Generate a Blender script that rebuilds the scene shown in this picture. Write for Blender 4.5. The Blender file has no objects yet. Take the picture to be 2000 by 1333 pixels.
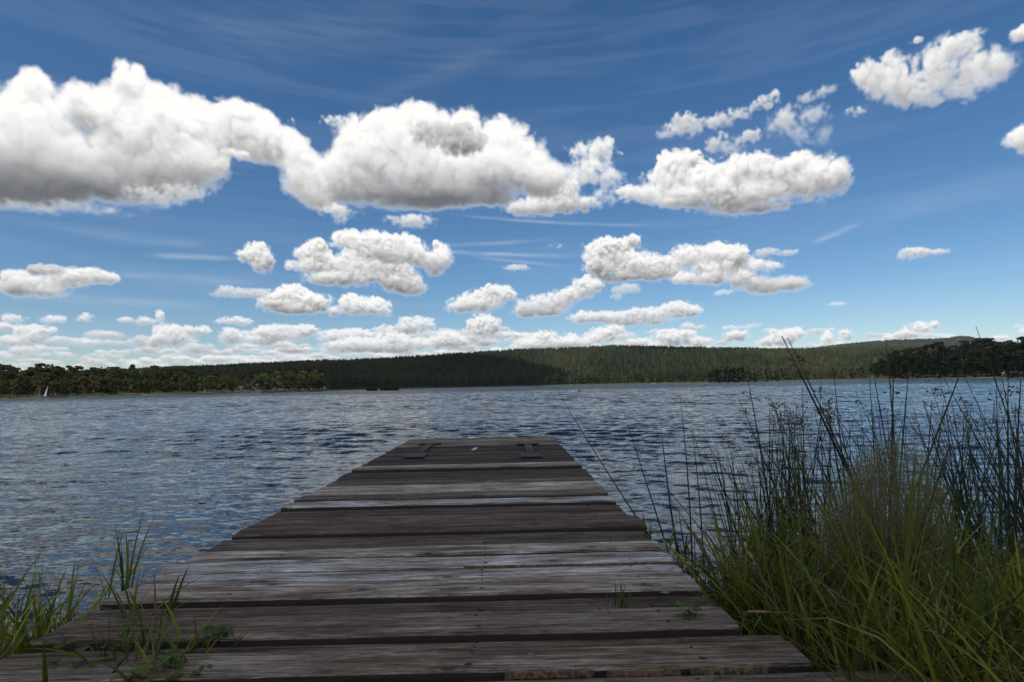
import bpy, math, random
import numpy as np
from mathutils import Matrix, Vector

# ---------------------------------------------------------------- camera
F = 1111.0                      # focal length in pixels of a 2000 x 1333 frame (20 mm on full frame)
CAM = np.array([0.0, 0.0, 1.20])
DECK = 0.50
HAZE = 2.4e-5
SUN_E, SKY_S, SKY_SAT, SKY_HUE, CLOUD_S = 4.0, 0.100, 1.20, .499, 1.02
def _rx(a):
    c, s = math.cos(a), math.sin(a); return np.array([[1, 0, 0], [0, c, -s], [0, s, c]])
def _rz(a):
    c, s = math.cos(a), math.sin(a); return np.array([[c, -s, 0], [s, c, 0], [0, 0, 1]])
PITCH = math.radians(4.49); ROLL = math.radians(-1.15); YAW = math.radians(-0.70)
ROT = _rz(YAW) @ _rx(math.pi / 2 + PITCH) @ _rz(ROLL)
def ray(px, py):                # direction of a photograph pixel, horizontal forward component 1
    d = ROT @ np.array([(px - 1000) / F, (666.5 - py) / F, -1.0])
    return d / d[1]
def at_y(px, py, y):            # world point on that ray at forward distance y
    return CAM + ray(px, py) * y
def at_z(px, py, z):            # world point on that ray at height z
    d = ray(px, py); return CAM + d * ((z - CAM[2]) / d[2])
def proj(p):
    c = ROT.T @ (np.asarray(p, float) - CAM)
    return 1000 + F * c[0] / -c[2], 666.5 - F * c[1] / -c[2]
def azel(px, py):
    d = ray(px, py); return math.atan2(d[0], d[1]), math.atan2(d[2], math.hypot(d[0], d[1]))
def horizon_y(px):
    lo, hi = 600.0, 900.0
    for _ in range(40):
        m = (lo + hi) / 2
        if ray(px, m)[2] > 0: lo = m
        else: hi = m
    return lo
# ---------------------------------------------------------------- cumulus sky, computed as small ray-marched volumes
TEXW, TEXH = 6144, 1536         # panorama: azimuth -180..180, elevation 0..90 degrees
PPR = TEXW / (2 * math.pi)
def noise3(rng, shape, cell, st=1.0):
    """smooth value noise on a (nz, ny, nx) grid; cell size in texels, depth slices st texels apart"""
    lat = rng.random((int(shape[0] * st / cell) + 5, int(shape[1] / cell) + 5, int(shape[2] / cell) + 5)).astype(np.float32)
    for ax, n in enumerate(shape):
        t = np.arange(n, dtype=np.float32) / cell * (st if ax == 0 else 1) + rng.random()
        i = t.astype(int); f = t - i
        sh = [1, 1, 1]; sh[ax] = n
        w = [((1 - f) ** 3) / 6, (3 * f ** 3 - 6 * f ** 2 + 4) / 6, (-3 * f ** 3 + 3 * f ** 2 + 3 * f + 1) / 6, f ** 3 / 6]
        out = 0
        for k in range(4): out = out + np.take(lat, i + k, axis=ax) * w[k].reshape(sh).astype(np.float32)
        lat = out
    return np.clip((lat - .5) * 1.75 + .5, 0, 1)
def noise2(rng, shape, cx, cy):
    lat = rng.random((int(shape[0] / cy) + 3, int(shape[1] / cx) + 3)).astype(np.float32)
    for ax, (n, c) in enumerate(zip(shape, (cy, cx))):
        t = np.arange(n, dtype=np.float32) / c
        i = t.astype(int); f = t - i; f = f * f * (3 - 2 * f)
        sh = [1, 1]; sh[ax] = n; f = f.reshape(sh).astype(np.float32)
        lat = np.take(lat, i, axis=ax) * (1 - f) + np.take(lat, i + 1, axis=ax) * f
    return lat
def cloud(rgb, alpha, blobs, seed, amp=1.75, sigma=1.0, edge=0.85, wisp=0.0, dark=1.0, far=0.0, feat=0.42, lit=1.0, base=.6, bias=-.04, under=(), lobe=.36):
    """blobs: (azimuth, elevation, half width, half height) in radians; composites over rgb/alpha in place"""
    rng = np.random.default_rng(seed)
    b = np.array(blobs, float)
    pad = 0.35 * np.median(b[:, 3]) + 3 / PPR
    x0 = int((b[:, 0] - b[:, 2]).min() * PPR - pad * PPR) + TEXW // 2; x1 = int((b[:, 0] + b[:, 2]).max() * PPR + pad * PPR) + TEXW // 2
    y0 = max(0, int((b[:, 1] - b[:, 3]).min() * PPR - pad * PPR)); y1 = min(TEXH, int((b[:, 1] + b[:, 3]).max() * PPR + pad * PPR))
    nx, ny = x1 - x0, y1 - y0
    if nx < 4 or ny < 4: return
    rmed = np.median(b[:, 3]) * PPR
    st = 1.0 if rmed < 30 else 2.0                              # depth step in texels
    dz = int(max(8, min(2.6 * b[:, 3].max() * PPR, 190)) / st)
    X = ((np.arange(nx) + x0 - TEXW // 2 + .5)).astype(np.float32)
    Y = (np.arange(ny) + y0 + .5).astype(np.float32)
    Z = ((np.arange(dz) - dz / 2) * st).astype(np.float32)
    f = np.zeros((dz, ny, nx), np.float32)
    K = 3.0
    for k, (a, e, ra, re) in enumerate(b * PPR):
        rz = min(max(re * 1.15, .5 * ra), 85)
        zc = rng.uniform(-.3, .3) * (dz * st / 2 - rz * .8)
        ex = ((X - a) / ra) ** 2; ey = ((Y - e) / re) ** 2; ez = ((Z - zc) / rz) ** 2
        f += (np.exp(K * (1 - ez))[:, None, None] * np.exp(-K * ey)[None, :, None]) * np.exp(-K * ex)[None, None, :]
    f = np.log(f + 1e-4) / K
    c = max(rmed * feat * (1.9 if wisp < .5 else 1.1), 3.2); w = 1.0; tot = 0; n = np.zeros_like(f); first = True
    while c > 2.2 and w > .04:
        lat = noise3(rng, f.shape, c, st)
        if not first and wisp < .5: lat = np.minimum(np.abs(lat * 2 - 1) * 1.9, 1)
        n += w * lat; tot += w; w *= (.58 if first else .50) if wisp < .5 else .8; c *= .53; first = False
    n /= tot
    f += amp * (1.0 + .35 * (rmed < 26)) * (n - .46) + bias
    ed = edge * (2.1 - 1.4 * np.clip((Y - Y[0]) / ny * 1.3, 0, 1))
    f /= ed[None, :, None]; np.clip(f, 0, 1, out=f); f *= .2 + .8 * f
    f *= sigma * .14 * st                                        # optical depth per step
    # sunlight: from the upper left, behind the viewer
    T = np.zeros_like(f); t = np.zeros((dz, nx), np.float32)
    for r in range(ny - 2, -1, -1):
        s = t + f[:, r + 1, :] * (1.25 / st)
        # move right by .45 and away from the viewer by .35/st
        m = s * .55; m[:, 1:] += s[:, :-1] * .45
        g = .85 / st
        t = m * (1 - g); t[1:, :] += m[:-1, :] * g
        T[:, r, :] = t
    kT = min(4.0, max(1.0, 46.0 / rmed))
    T *= kT; Tb = T
    bw = max(1, int(rmed * .11))
    for ax in (1, 2):
        if T.shape[ax] > 3 * bw:
            c_ = np.cumsum(Tb, axis=ax); lo_ = np.clip(np.arange(T.shape[ax]) - bw, 0, None); hi_ = np.clip(np.arange(T.shape[ax]) + bw, None, T.shape[ax] - 1)
            Tb = (np.take(c_, hi_, axis=ax) - np.take(c_, lo_, axis=ax)) / np.maximum(hi_ - lo_, 1).reshape([-1 if q_ == ax else 1 for q_ in range(3)])
    L = .12 * np.exp(-.30 * T) + .34 * np.exp(-.30 * Tb) + .66 * np.exp(-.06 * Tb) + .08
    del Tb
    del T
    hy = (Y - Y[0]) / max(ny, 1)
    hb = np.clip(hy * 1.9 + .02, 0, 1); hb = hb * hb * (3 - 2 * hb); L *= (1 - base + base * hb)[None, :, None]
    # every lobe is bright on top and grey underneath
    num = 0; den = 1e-3
    for a, e, ra, re in b * PPR:
        wv = np.exp(-1.5 * ((Y - e) / re) ** 2)[:, None] * np.exp(-1.5 * ((X - a) / ra) ** 2)[None, :]
        wv = wv ** 1.5 / re; num = num + wv * ((Y - e) / re)[:, None]; den = den + wv
    hr = np.clip((num / den + .75) / 1.35, 0, 1); hr = hr * hr * (3 - 2 * hr)
    hr = np.clip(hr + .5 * (noise2(rng, hr.shape, max(4, rmed * .8), max(3, rmed * .5)) - .5), 0, 1)
    L *= (1 - lobe + lobe * hr)[None]
    for (px_, py_, rx_, ry_, q_) in under:                       # thick parts whose undersides stay grey
        a_, e_, ra_, re_ = blob(px_, py_, rx_, ry_)
        L *= (1 - q_ * np.exp(-((X / PPR - a_) / ra_) ** 2)[None, :] * np.exp(-((Y / PPR - e_) / re_) ** 2)[:, None])[None]
    cs = np.cumsum(f, axis=0, dtype=np.float32)
    A = 1 - np.exp(-cs[-1])
    cs -= f
    wgt = np.exp(-cs) * (1 - np.exp(-f))
    I = (wgt * L).sum(0) / np.maximum(wgt.sum(0), 1e-5)
    I = np.clip(I * lit * 1.06, 0, 1.08)
    I = 1 - (1 - I) * dark if dark < 1 else I ** dark
    # colour: cool grey shade to warm white
    sh = np.array([.155, .162, .178], np.float32); wh = np.array([1.0, .985, .965], np.float32)
    v = np.clip((I - .14) / .90, 0, 1)[..., None] * (1 - .0) 
    v = v + (1 - A[..., None]) * (1 - v) * (.35 + .3 * wisp)
    col = sh * (1 - v) + wh * v
    hz = np.array([.62, .71, .80], np.float32)
    col = col * (1 - far) + hz * far
    A = (A * (1 - .25 * far))[..., None]
    xs = (np.arange(x0, x1)) % TEXW
    sub = rgb[y0:y1][:, xs]; sa = alpha[y0:y1][:, xs]
    rgb[y0:y1, xs] = sub * (1 - A) + col * A
    alpha[y0:y1, xs] = sa * (1 - A[..., 0]) + A[..., 0]
def cloud_soft(rgb, alpha, blobs, seed):
    rng = np.random.default_rng(seed); q = 4
    for a, e, ra, re in blobs:
        x0, x1 = int((a - ra * 1.5) * PPR) + TEXW // 2, int((a + ra * 1.5) * PPR) + TEXW // 2
        y0, y1 = max(0, int((e - re * 1.5) * PPR)), min(TEXH, int((e + re * 1.5) * PPR))
        x0, x1 = max(0, x0), min(TEXW, x1)
        if x1 - x0 < 8 or y1 - y0 < 8: continue
        xx = (((np.arange(x0, x1) - TEXW // 2) / PPR - a) / ra)[None, :]; yy = ((np.arange(y0, y1) / PPR - e) / re)[:, None]
        n = sum(w_ * noise2(rng, (y1 - y0, x1 - x0), c, c) for w_, c in ((.5, 90), (.3, 40), (.2, 18)))
        A = np.clip((1.15 - xx ** 2 - yy ** 2 + 2.2 * (n - .5)) / .7, 0, 1) * .96
        v = np.clip(.80 + .12 * yy + .5 * (n - .5), .5, 1.0)[..., None] * np.array([1.0, .97, .93])
        rgb[y0:y1, x0:x1] = rgb[y0:y1, x0:x1] * (1 - A[..., None]) + v * A[..., None]
        alpha[y0:y1, x0:x1] = alpha[y0:y1, x0:x1] * (1 - A) + A
def blob(px, py, rx, ry):
    a, e = azel(px, py); a1, _ = azel(px + rx, py); a0, _ = azel(px - rx, py)
    _, e1 = azel(px, py - ry); _, e0 = azel(px, py + ry)
    return (a, e, (a1 - a0) / 2, (e1 - e0) / 2)
# every cloud of the sky, far ones first: (options, blobs as x, y, half width, half height measured on the photograph)
CLOUDS = [
 (dict(seed=21, far=0.15), [(340, 655, 42, 22), (385, 645, 28, 9), (310, 665, 25, 14)]),
 (dict(seed=22, far=0.24), [(285, 628, 28, 10), (312, 620, 13, 13), (245, 625, 18, 6)]),
 (dict(seed=23, far=0.24), [(105, 625, 26, 9)]), (dict(seed=24, far=0.27), [(166, 622, 18, 10)]),
 (dict(seed=25, far=0.21), [(25, 622, 28, 10), (10, 640, 40, 10)]),
 (dict(seed=26, far=0.18), [(60, 655, 40, 18), (85, 645, 25, 12), (25, 668, 40, 12)]),
 (dict(seed=27, far=0.21), [(455, 626, 26, 9), (430, 628, 15, 6), (478, 630, 18, 8)]),
 (dict(seed=28, far=0.15), [(455, 660, 40, 16), (445, 650, 22, 15), (540, 650, 48, 16), (590, 645, 30, 12), (575, 655, 22, 14), (510, 665, 35, 12)]),
 (dict(seed=29, far=0.15), [(690, 655, 65, 13), (750, 648, 22, 14), (665, 660, 45, 10)]),
 (dict(seed=30, far=0.09), [(810, 636, 38, 17), (795, 640, 25, 14)]),
 (dict(seed=31, far=0.12), [(715, 672, 65, 14), (770, 665, 35, 16), (740, 678, 90, 12), (820, 672, 22, 14)]),
 (dict(seed=32, far=0.12), [(875, 662, 30, 18), (895, 668, 25, 12), (850, 672, 25, 12)]),
 (dict(seed=33, far=0.09), [(945, 632, 32, 18), (945, 645, 38, 14), (1000, 655, 25, 8), (955, 670, 30, 8)]),
 (dict(seed=34, far=0.09), [(1065, 658, 22, 14), (1060, 672, 60, 14), (1110, 665, 25, 16)]),
 (dict(seed=35, far=0.06), [(1180, 655, 38, 16), (1200, 642, 18, 13), (1150, 668, 40, 14), (1240, 672, 40, 14)]),
 (dict(seed=36, far=0.09), [(1310, 662, 38, 18), (1330, 655, 26, 12), (1365, 670, 30, 12), (1290, 675, 30, 8)]),
 (dict(seed=37, far=0.06), [(1437, 656, 30, 13), (1420, 640, 15, 6)]), (dict(seed=38, far=.5, sigma=.5), [(1455, 640, 25, 6), (1480, 635, 9, 5)]),
 (dict(seed=39, far=0.09), [(1535, 660, 38, 18), (1555, 655, 22, 14), (1500, 668, 30, 10)]),
 (dict(seed=40, far=0.12), [(1615, 665, 12, 18), (1652, 650, 18, 10), (1650, 658, 14, 12), (1625, 675, 40, 8)]),
 (dict(seed=41, far=0.06), [(1775, 652, 22, 12), (1800, 640, 20, 14), (1825, 636, 12, 10), (1755, 655, 14, 8)]),
 (dict(seed=42, far=0.12), [(1960, 662, 25, 8), (1998, 650, 10, 8)]),
 (dict(seed=50, far=0.15), [(1180, 620, 60, 12), (1250, 616, 60, 14), (1320, 605, 45, 16), (1350, 608, 22, 14), (1140, 620, 30, 12), (1250, 628, 60, 9)]),
 (dict(seed=51, far=0.06), [(935, 592, 55, 20), (905, 600, 35, 13), (970, 572, 38, 18), (990, 578, 22, 14)]),
 (dict(seed=52, far=0.07), [(1050, 598, 42, 22), (1085, 590, 40, 18), (1020, 608, 30, 12), (1145, 558, 36, 18), (1115, 575, 40, 16), (1060, 608, 50, 11)]),
 (dict(seed=53, far=0.06), [(700, 598, 40, 20), (680, 590, 16, 17), (730, 600, 35, 18), (655, 608, 28, 11), (748, 612, 18, 9)]),
 (dict(seed=54, sigma=1.3), [(572, 585, 58, 24), (570, 570, 34, 18), (540, 592, 40, 16), (615, 592, 35, 18), (580, 604, 50, 11)]),
 (dict(seed=55, lit=.8, far=.3, sigma=.7), [(450, 572, 40, 11), (440, 566, 20, 9), (500, 574, 32, 10)]),
 (dict(seed=56, far=0.03), [(500, 495, 34, 20), (515, 510, 26, 26), (480, 500, 22, 16), (512, 482, 10, 10), (505, 522, 14, 12)]),
 (dict(seed=57, far=0.03), [(615, 500, 36, 26), (620, 482, 20, 18), (600, 520, 40, 12), (650, 515, 50, 18), (680, 540, 60, 20), (640, 545, 55, 14), (700, 530, 30, 22), (780, 550, 50, 22), (800, 560, 40, 18), (745, 540, 50, 16), (725, 515, 60, 16), (690, 500, 36, 16), (765, 522, 50, 22), (715, 505, 40, 20)]),
 (dict(seed=58), [(685, 475, 42, 22), (680, 462, 28, 14), (745, 490, 50, 30), (740, 468, 32, 20), (790, 490, 45, 30), (780, 470, 26, 18), (830, 505, 45, 22), (865, 500, 24, 24), (851, 478, 7, 10), (850, 525, 20, 18)]),
 (dict(seed=59), [(1190, 490, 46, 26), (1175, 515, 40, 28), (1205, 478, 30, 16), (1238, 468, 14, 12), (1240, 520, 50, 26), (1290, 522, 42, 22), (1285, 535, 60, 14), (1220, 540, 55, 12), (1330, 542, 30, 7)]),
 (dict(seed=60), [(1350, 500, 42, 24), (1400, 495, 36, 22), (1435, 500, 32, 24), (1395, 525, 70, 22), (1390, 545, 50, 14), (1490, 520, 36, 16), (1520, 557, 64, 18), (1480, 550, 36, 22), (1550, 555, 40, 12), (1340, 545, 40, 12), (1440, 545, 25, 20)]),
 (dict(seed=61, lit=.75, far=.3, sigma=.6), [(1495, 494, 26, 9), (1540, 494, 24, 7)]),
 (dict(seed=62, lit=.85, far=.15, sigma=.8), [(1790, 496, 36, 12), (1775, 494, 18, 9), (1830, 492, 30, 6)]),
 (dict(seed=63, lit=.75, far=.35, sigma=.4), [(1225, 565, 30, 10), (1205, 580, 14, 7)]), (dict(seed=64, far=.5, sigma=.4), [(1415, 572, 28, 6)]),
 (dict(seed=65, far=.4, sigma=.5), [(1635, 594, 26, 4)]), (dict(seed=66, far=.3, sigma=.5), [(1085, 480, 12, 6)]), (dict(seed=67, far=.4, sigma=.5), [(1010, 523, 28, 7)]),
 (dict(seed=68, lit=.93, far=0.03), [(60, 560, 65, 24), (30, 552, 40, 26), (110, 545, 50, 22), (160, 540, 42, 20), (205, 542, 26, 13), (90, 570, 55, 14)]),
 (dict(seed=69, lit=.66, sigma=.9, amp=1.2), [(95, 530, 42, 14), (75, 527, 22, 11)]),
 (dict(seed=70, lit=.82, sigma=.4, dark=1.15, wisp=1, amp=2.8, edge=1.1, base=.1, bias=-.25), [(1340, 250, 48, 20), (1335, 235, 28, 16), (1400, 240, 40, 16), (1440, 222, 40, 16), (1490, 200, 32, 16), (1512, 188, 12, 14), (1300, 262, 24, 9)]),
 (dict(seed=71, lit=.72, sigma=.3, dark=1.15, wisp=1, amp=3.0, edge=1.2, base=.1, bias=-.3), [(1400, 280, 30, 18), (1460, 268, 36, 16), (1430, 290, 40, 18)]),
 (dict(seed=72, lit=.74, sigma=.3, dark=1.15, wisp=1, amp=3.0, edge=1.2, base=.1, bias=-.3), [(1540, 240, 50, 30), (1590, 225, 34, 20), (1570, 265, 34, 24), (1610, 265, 20, 22), (1600, 180, 36, 14), (1575, 190, 16, 14)]),
 (dict(seed=73, lit=.75, sigma=.3, wisp=1, amp=3.0, edge=1.2, base=.1, bias=-.3), [(1670, 218, 24, 10)]),
 (dict(seed=74, lit=.90, sigma=.6, wisp=.3, amp=2.5, edge=1.0, base=.35, bias=-.16), [(1720, 140, 54, 34), (1745, 165, 60, 36), (1695, 150, 30, 30), (1800, 180, 60, 30), (1850, 110, 60, 42), (1870, 85, 44, 24), (1830, 140, 60, 40), (1905, 140, 50, 40), (1955, 125, 44, 34), (1985, 110, 24, 18), (1880, 180, 66, 26), (1930, 165, 40, 24), (1790, 80, 14, 8)]),
 (dict(seed=75, sigma=.7, wisp=.4), [(1995, 68, 26, 18)]), (dict(seed=76, sigma=.9), [(2000, 268, 38, 24), (2030, 262, 50, 36)]),
 (dict(seed=77, sigma=1.0), [(1320, 320, 44, 26), (1310, 345, 54, 30), (1260, 378, 50, 18), (1380, 360, 90, 46), (1345, 310, 18, 12), (1470, 330, 55, 34), (1490, 308, 20, 14), (1530, 330, 50, 26), (1580, 350, 70, 44), (1625, 345, 40, 38), (1560, 315, 26, 16), (1470, 380, 110, 36), (1330, 390, 60, 22), (1225, 372, 22, 10), (1500, 405, 60, 12)]),
 (dict(seed=78, sigma=.45, wisp=.8, amp=3.0, edge=1.0, base=.1, bias=-.3), [(1145, 300, 36, 26), (1175, 290, 30, 22), (1160, 330, 40, 30), (1190, 350, 34, 22), (1130, 345, 40, 30), (1180, 385, 36, 20), (1210, 300, 10, 8)]),
 (dict(seed=79, sigma=1.1), [(1075, 395, 60, 22), (1050, 408, 66, 16), (1120, 400, 50, 20), (1080, 365, 50, 30)]),
 (dict(seed=80, sigma=1.5, feat=.36, base=.72, under=((830, 392, 140, 24, .55), (960, 376, 120, 20, .40))), [(650, 345, 60, 50), (620, 380, 60, 28), (720, 300, 70, 60), (760, 262, 62, 50), (825, 238, 62, 42), (800, 300, 110, 80), (912, 250, 36, 40), (700, 370, 90, 36), (770, 390, 80, 24), (870, 330, 120, 70), (985, 275, 56, 46), (960, 320, 80, 70), (1025, 320, 58, 52), (1060, 350, 60, 40), (850, 385, 110, 24), (940, 385, 70, 20)]),
 (dict(seed=81, sigma=.4, wisp=.8, amp=2.6, edge=1.2, base=.2, lit=.85), [(800, 432, 50, 14), (660, 412, 40, 14), (665, 430, 14, 10)]),
 (dict(seed=82, sigma=1.2, dark=1.3, lit=.68, amp=2.8, edge=1.3, feat=.6, lobe=.1, base=.1), [(868, 266, 66, 28), (908, 278, 46, 26), (836, 262, 34, 20), (880, 285, 50, 20)]),
 (dict(seed=83, sigma=.3, wisp=1, amp=3.0, edge=1.2, base=.1, bias=-.3), [(660, 238, 30, 12), (570, 238, 10, 8)]),
 (dict(seed=84, sigma=1.6, feat=.36, base=.80, under=((120, 376, 300, 38, .62), (330, 340, 160, 34, .40), (60, 310, 200, 26, .15))), [(-60, 300, 150, 110), (60, 235, 90, 80), (72, 165, 40, 34), (100, 300, 140, 95), (150, 200, 44, 44), (190, 215, 50, 44), (252, 165, 44, 52), (250, 250, 100, 80), (320, 230, 70, 66), (370, 260, 60, 60), (200, 340, 190, 60), (320, 330, 110, 60), (430, 250, 66, 56), (470, 235, 50, 42), (510, 270, 60, 50), (560, 290, 54, 40), (590, 320, 40, 40), (600, 360, 50, 36), (380, 310, 66, 50), (20, 370, 130, 36), (620, 390, 40, 24), (-100, 220, 90, 70)]),
 (dict(seed=85, sigma=.2, wisp=.8, amp=2.4, edge=1.6, base=.2, lit=.68), [(60, 405, 90, 12), (160, 405, 70, 12), (300, 385, 60, 18), (360, 375, 45, 16), (200, 412, 60, 9)]),
 (dict(seed=86, sigma=.4, wisp=.8, amp=2.4, edge=1.2, base=.2, lit=.9), [(460, 302, 36, 12), (440, 318, 14, 16)]),
]
def make_sky():
    rgb = np.zeros((TEXH, TEXW, 3), np.float32); rgb[:] = (.6, .7, .8)
    alpha = np.zeros((TEXH, TEXW), np.float32)
    rs = random.Random(5)
    # thin high cirrus streaks
    rng = np.random.default_rng(3)
    x0, x1 = int(TEXW * .36), int(TEXW * .64)
    n = .5 * noise2(rng, (TEXH, x1 - x0), 420, 40) + .3 * noise2(rng, (TEXH, x1 - x0), 190, 14) + .2 * noise2(rng, (TEXH, x1 - x0), 60, 6)
    alpha[:, x0:x1] = np.clip((n - .46) * .22, 0, .035)
    rgb[:, x0:x1] = (.72, .78, .86)
    for (px, py, L, hgt, sl, a) in [(960, 497, 160, 3.5, .05, .28), (1010, 512, 90, 3, .12, .16), (1090, 436, 200, 3, .09, .20), (380, 503, 90, 5, -.05, .22), (930, 478, 160, 4, -.04, .14), (1630, 458, 50, 5, -.3, .22), (1850, 385, 160, 24, -.12, .06), (300, 470, 200, 10, 0, .10), (600, 60, 260, 50, -.2, .05), (850, 150, 160, 24, -.35, .04), (350, 545, 160, 8, .0, .14), (250, 590, 200, 8, .0, .12)]:
        a0, e0, ra, re = blob(px, py, L, hgt)
        xa, xb = int((a0 - ra * 1.3) * PPR) + TEXW // 2, int((a0 + ra * 1.3) * PPR) + TEXW // 2
        ya, yb = max(0, int((e0 - re * 3 - abs(sl) * ra) * PPR)), int((e0 + re * 3 + abs(sl) * ra) * PPR)
        xx = ((np.arange(xa, xb) - TEXW // 2) / PPR - a0)[None, :]; yy = (np.arange(ya, yb) / PPR - e0)[:, None]
        m = np.exp(-(xx / ra) ** 4 * 2 - ((yy + sl * xx) / re) ** 2) * a
        m *= .4 + 1.2 * noise2(rng, m.shape, 40, 6)
        alpha[ya:yb, xa:xb] = 1 - (1 - alpha[ya:yb, xa:xb]) * (1 - m)
    # rows of small far cumulus above the horizon: dense on the left, sparse on the right
    for (ylo, yhi, n, w0, w1, far) in [(698, 716, 240, 9, 30, .18), (684, 706, 150, 10, 34, .15), (664, 694, 90, 12, 38, .12), (650, 685, 42, 18, 48, .28), (620, 655, 12, 16, 36, .32)]:
        for i in range(n):
            px = rs.uniform(-120, 2100)
            dens = 1.0 if px < 1000 else (.8 if px < 1300 else .3)
            if rs.random() > dens: continue
            if yhi < 660 and px > 650: continue
            py = rs.uniform(ylo, yhi) - (px - 500) * .02
            w = rs.uniform(w0, w1); h = w * rs.uniform(.17, .30)
            bl = [blob(px, py, w, h), blob(px + rs.uniform(-.9, .9) * w, py - h * rs.uniform(0, .5), w * rs.uniform(.2, .5), h * rs.uniform(.5, 1)), blob(px + rs.uniform(-.9, .9) * w, py - h * rs.uniform(0, .8), w * rs.uniform(.15, .4), h * rs.uniform(.5, 1)), blob(px + rs.uniform(-.5, .2) * w, py - h * .6, w * .45, h * .8), blob(px + rs.uniform(.1, .6) * w, py - h * .3, w * .4, h * .8)]
            cloud(rgb, alpha, bl, 300 + i + int(ylo), far=far * rs.uniform(.7, 1.1), amp=1.0, sigma=1.3, lit=rs.choice((.72, .8, .9, 1.05, 1.12)), lobe=.55)
    for opt, bl in CLOUDS:
        o = dict(opt); sd = o.pop('seed')
        s = np.median([b[3] for b in bl])
        o['sigma'] = o.get('sigma', 1.0) * (2.6 if s < 20 else 1.7 if s < 34 else 1.0)
        cloud(rgb, alpha, [blob(*b) for b in bl], sd, **o)
    # beyond the frame the same kind of sky goes on: mirrored round the compass, a few clouds overhead
    half = TEXW // 8
    mid = TEXW // 2
    strip_r = rgb[:, mid - half:mid + half].copy(); strip_a = alpha[:, mid - half:mid + half].copy()
    for k, fl in ((1, 1), (2, 0), (3, 1)):
        c = (mid + k * 2 * half) % TEXW
        xs = np.arange(c - half, c + half) % TEXW
        rgb[:, xs] = strip_r[:, ::-1] if fl else strip_r
        alpha[:, xs] = strip_a[:, ::-1] if fl else strip_a
    # large unseen bank of cumulus, added overhead and behind the viewer for whiter light
    R = random.Random(19)
    for i in range(30):
        a = R.uniform(1.15, 2 * math.pi - 1.15); a = a - 2 * math.pi if a > math.pi else a
        e = R.uniform(.5, 1.35); w = R.uniform(.14, .26)
        bl = [(a + R.uniform(-1, 1) * w / math.cos(min(e, 1.3)), e + R.uniform(-.4, .4) * w, w * R.uniform(.5, .9) / math.cos(min(e, 1.3)), w * R.uniform(.35, .55)) for _ in range(5)]
        bl = [q for q in bl if abs(q[0]) - q[2] > .95 and abs(q[0]) < 3.05]
        if bl: cloud_soft(rgb, alpha, bl, 700 + i)
    R = random.Random(11)
    for i in range(16):
        a = R.uniform(-math.pi, math.pi); e = R.uniform(.62, 1.0)
        if abs(a) < .5 and e < .75: continue
        w = R.uniform(.07, .13)
        bl = [(a + R.uniform(-1, 1) * w, e + R.uniform(-.3, .3) * w, w * R.uniform(.5, .9), w * R.uniform(.3, .5)) for _ in range(5)]
        cloud(rgb, alpha, bl, 900 + i, sigma=.5, amp=2.2, edge=.9)
    return rgb, alpha
# ---------------------------------------------------------------- scene, camera, sky, sun, exposure
S = bpy.context.scene
col = S.collection
S.render.engine = 'CYCLES'
S.view_settings.view_transform = 'Standard'; S.view_settings.look = 'None'
S.view_settings.exposure = 0.0; S.view_settings.gamma = 1.0
S.cycles.max_bounces = 6; S.cycles.diffuse_bounces = 3; S.cycles.glossy_bounces = 3; S.cycles.transmission_bounces = 3
S.cycles.transparent_max_bounces = 6; S.cycles.volume_bounces = 0
S.cycles.use_denoising = True; S.cycles.sample_clamp_indirect = 4.0; S.cycles.caustics_reflective = False
cam = bpy.data.cameras.new('camera'); cam_o = bpy.data.objects.new('camera', cam); col.objects.link(cam_o)
cam.sensor_width = 36.0; cam.lens = F / 2000 * 36.0; cam.clip_start = 0.05; cam.clip_end = 30000
cam_o.matrix_world = Matrix.Translation(Vector(CAM)) @ Matrix([list(r) for r in ROT]).to_4x4()
S.camera = cam_o
SUN = Vector((-0.43, -0.50, 0.75)).normalized()
sl = bpy.data.lights.new('sun', 'SUN'); sl.energy = SUN_E; sl.angle = math.radians(0.53); sl.color = (1.0, .95, .87)
so = bpy.data.objects.new('sun', sl); so.rotation_euler = SUN.to_track_quat('Z', 'Y').to_euler(); so.location = (0, 0, 60); col.objects.link(so)
w = bpy.data.worlds.new('World'); S.world = w; w.use_nodes = True
nt = w.node_tree; nt.nodes.clear(); N = nt.nodes.new; Lk = nt.links.new
out = N('ShaderNodeOutputWorld'); tc = N('ShaderNodeTexCoord')
sky = N('ShaderNodeTexSky'); sky.sky_type = 'NISHITA'; sky.sun_disc = False
sky.sun_elevation = math.asin(SUN.z); sky.sun_rotation = math.atan2(SUN.x, SUN.y)
sky.altitude = 400; sky.air_density = 1.0; sky.dust_density = .35; sky.ozone_density = 3.5
bg1 = N('ShaderNodeBackground'); bg1.inputs[1].default_value = SKY_S
hs = N('ShaderNodeHueSaturation'); hs.inputs['Saturation'].default_value = SKY_SAT; hs.inputs['Hue'].default_value = SKY_HUE
Lk(sky.outputs[0], hs.inputs['Color']); Lk(hs.outputs[0], bg1.inputs[0])
sky_rgb, sky_a = make_sky()
img = bpy.data.images.new('cumulus_panorama', TEXW, TEXH, alpha=True, float_buffer=True)
img.colorspace_settings.name = 'Non-Color'; img.alpha_mode = 'CHANNEL_PACKED'
buf = np.dstack([sky_rgb, sky_a]).astype(np.float32).ravel(); img.pixels.foreach_set(buf); img.update(); img.pack()
del buf, sky_rgb, sky_a
def mth(op, a, b=None, clamp=False):
    n = N('ShaderNodeMath'); n.operation = op; n.use_clamp = clamp
    for i, v in enumerate((a, b)):
        if v is None: continue
        if isinstance(v, (int, float)): n.inputs[i].default_value = v
        else: Lk(v, n.inputs[i])
    return n.outputs[0]
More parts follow.
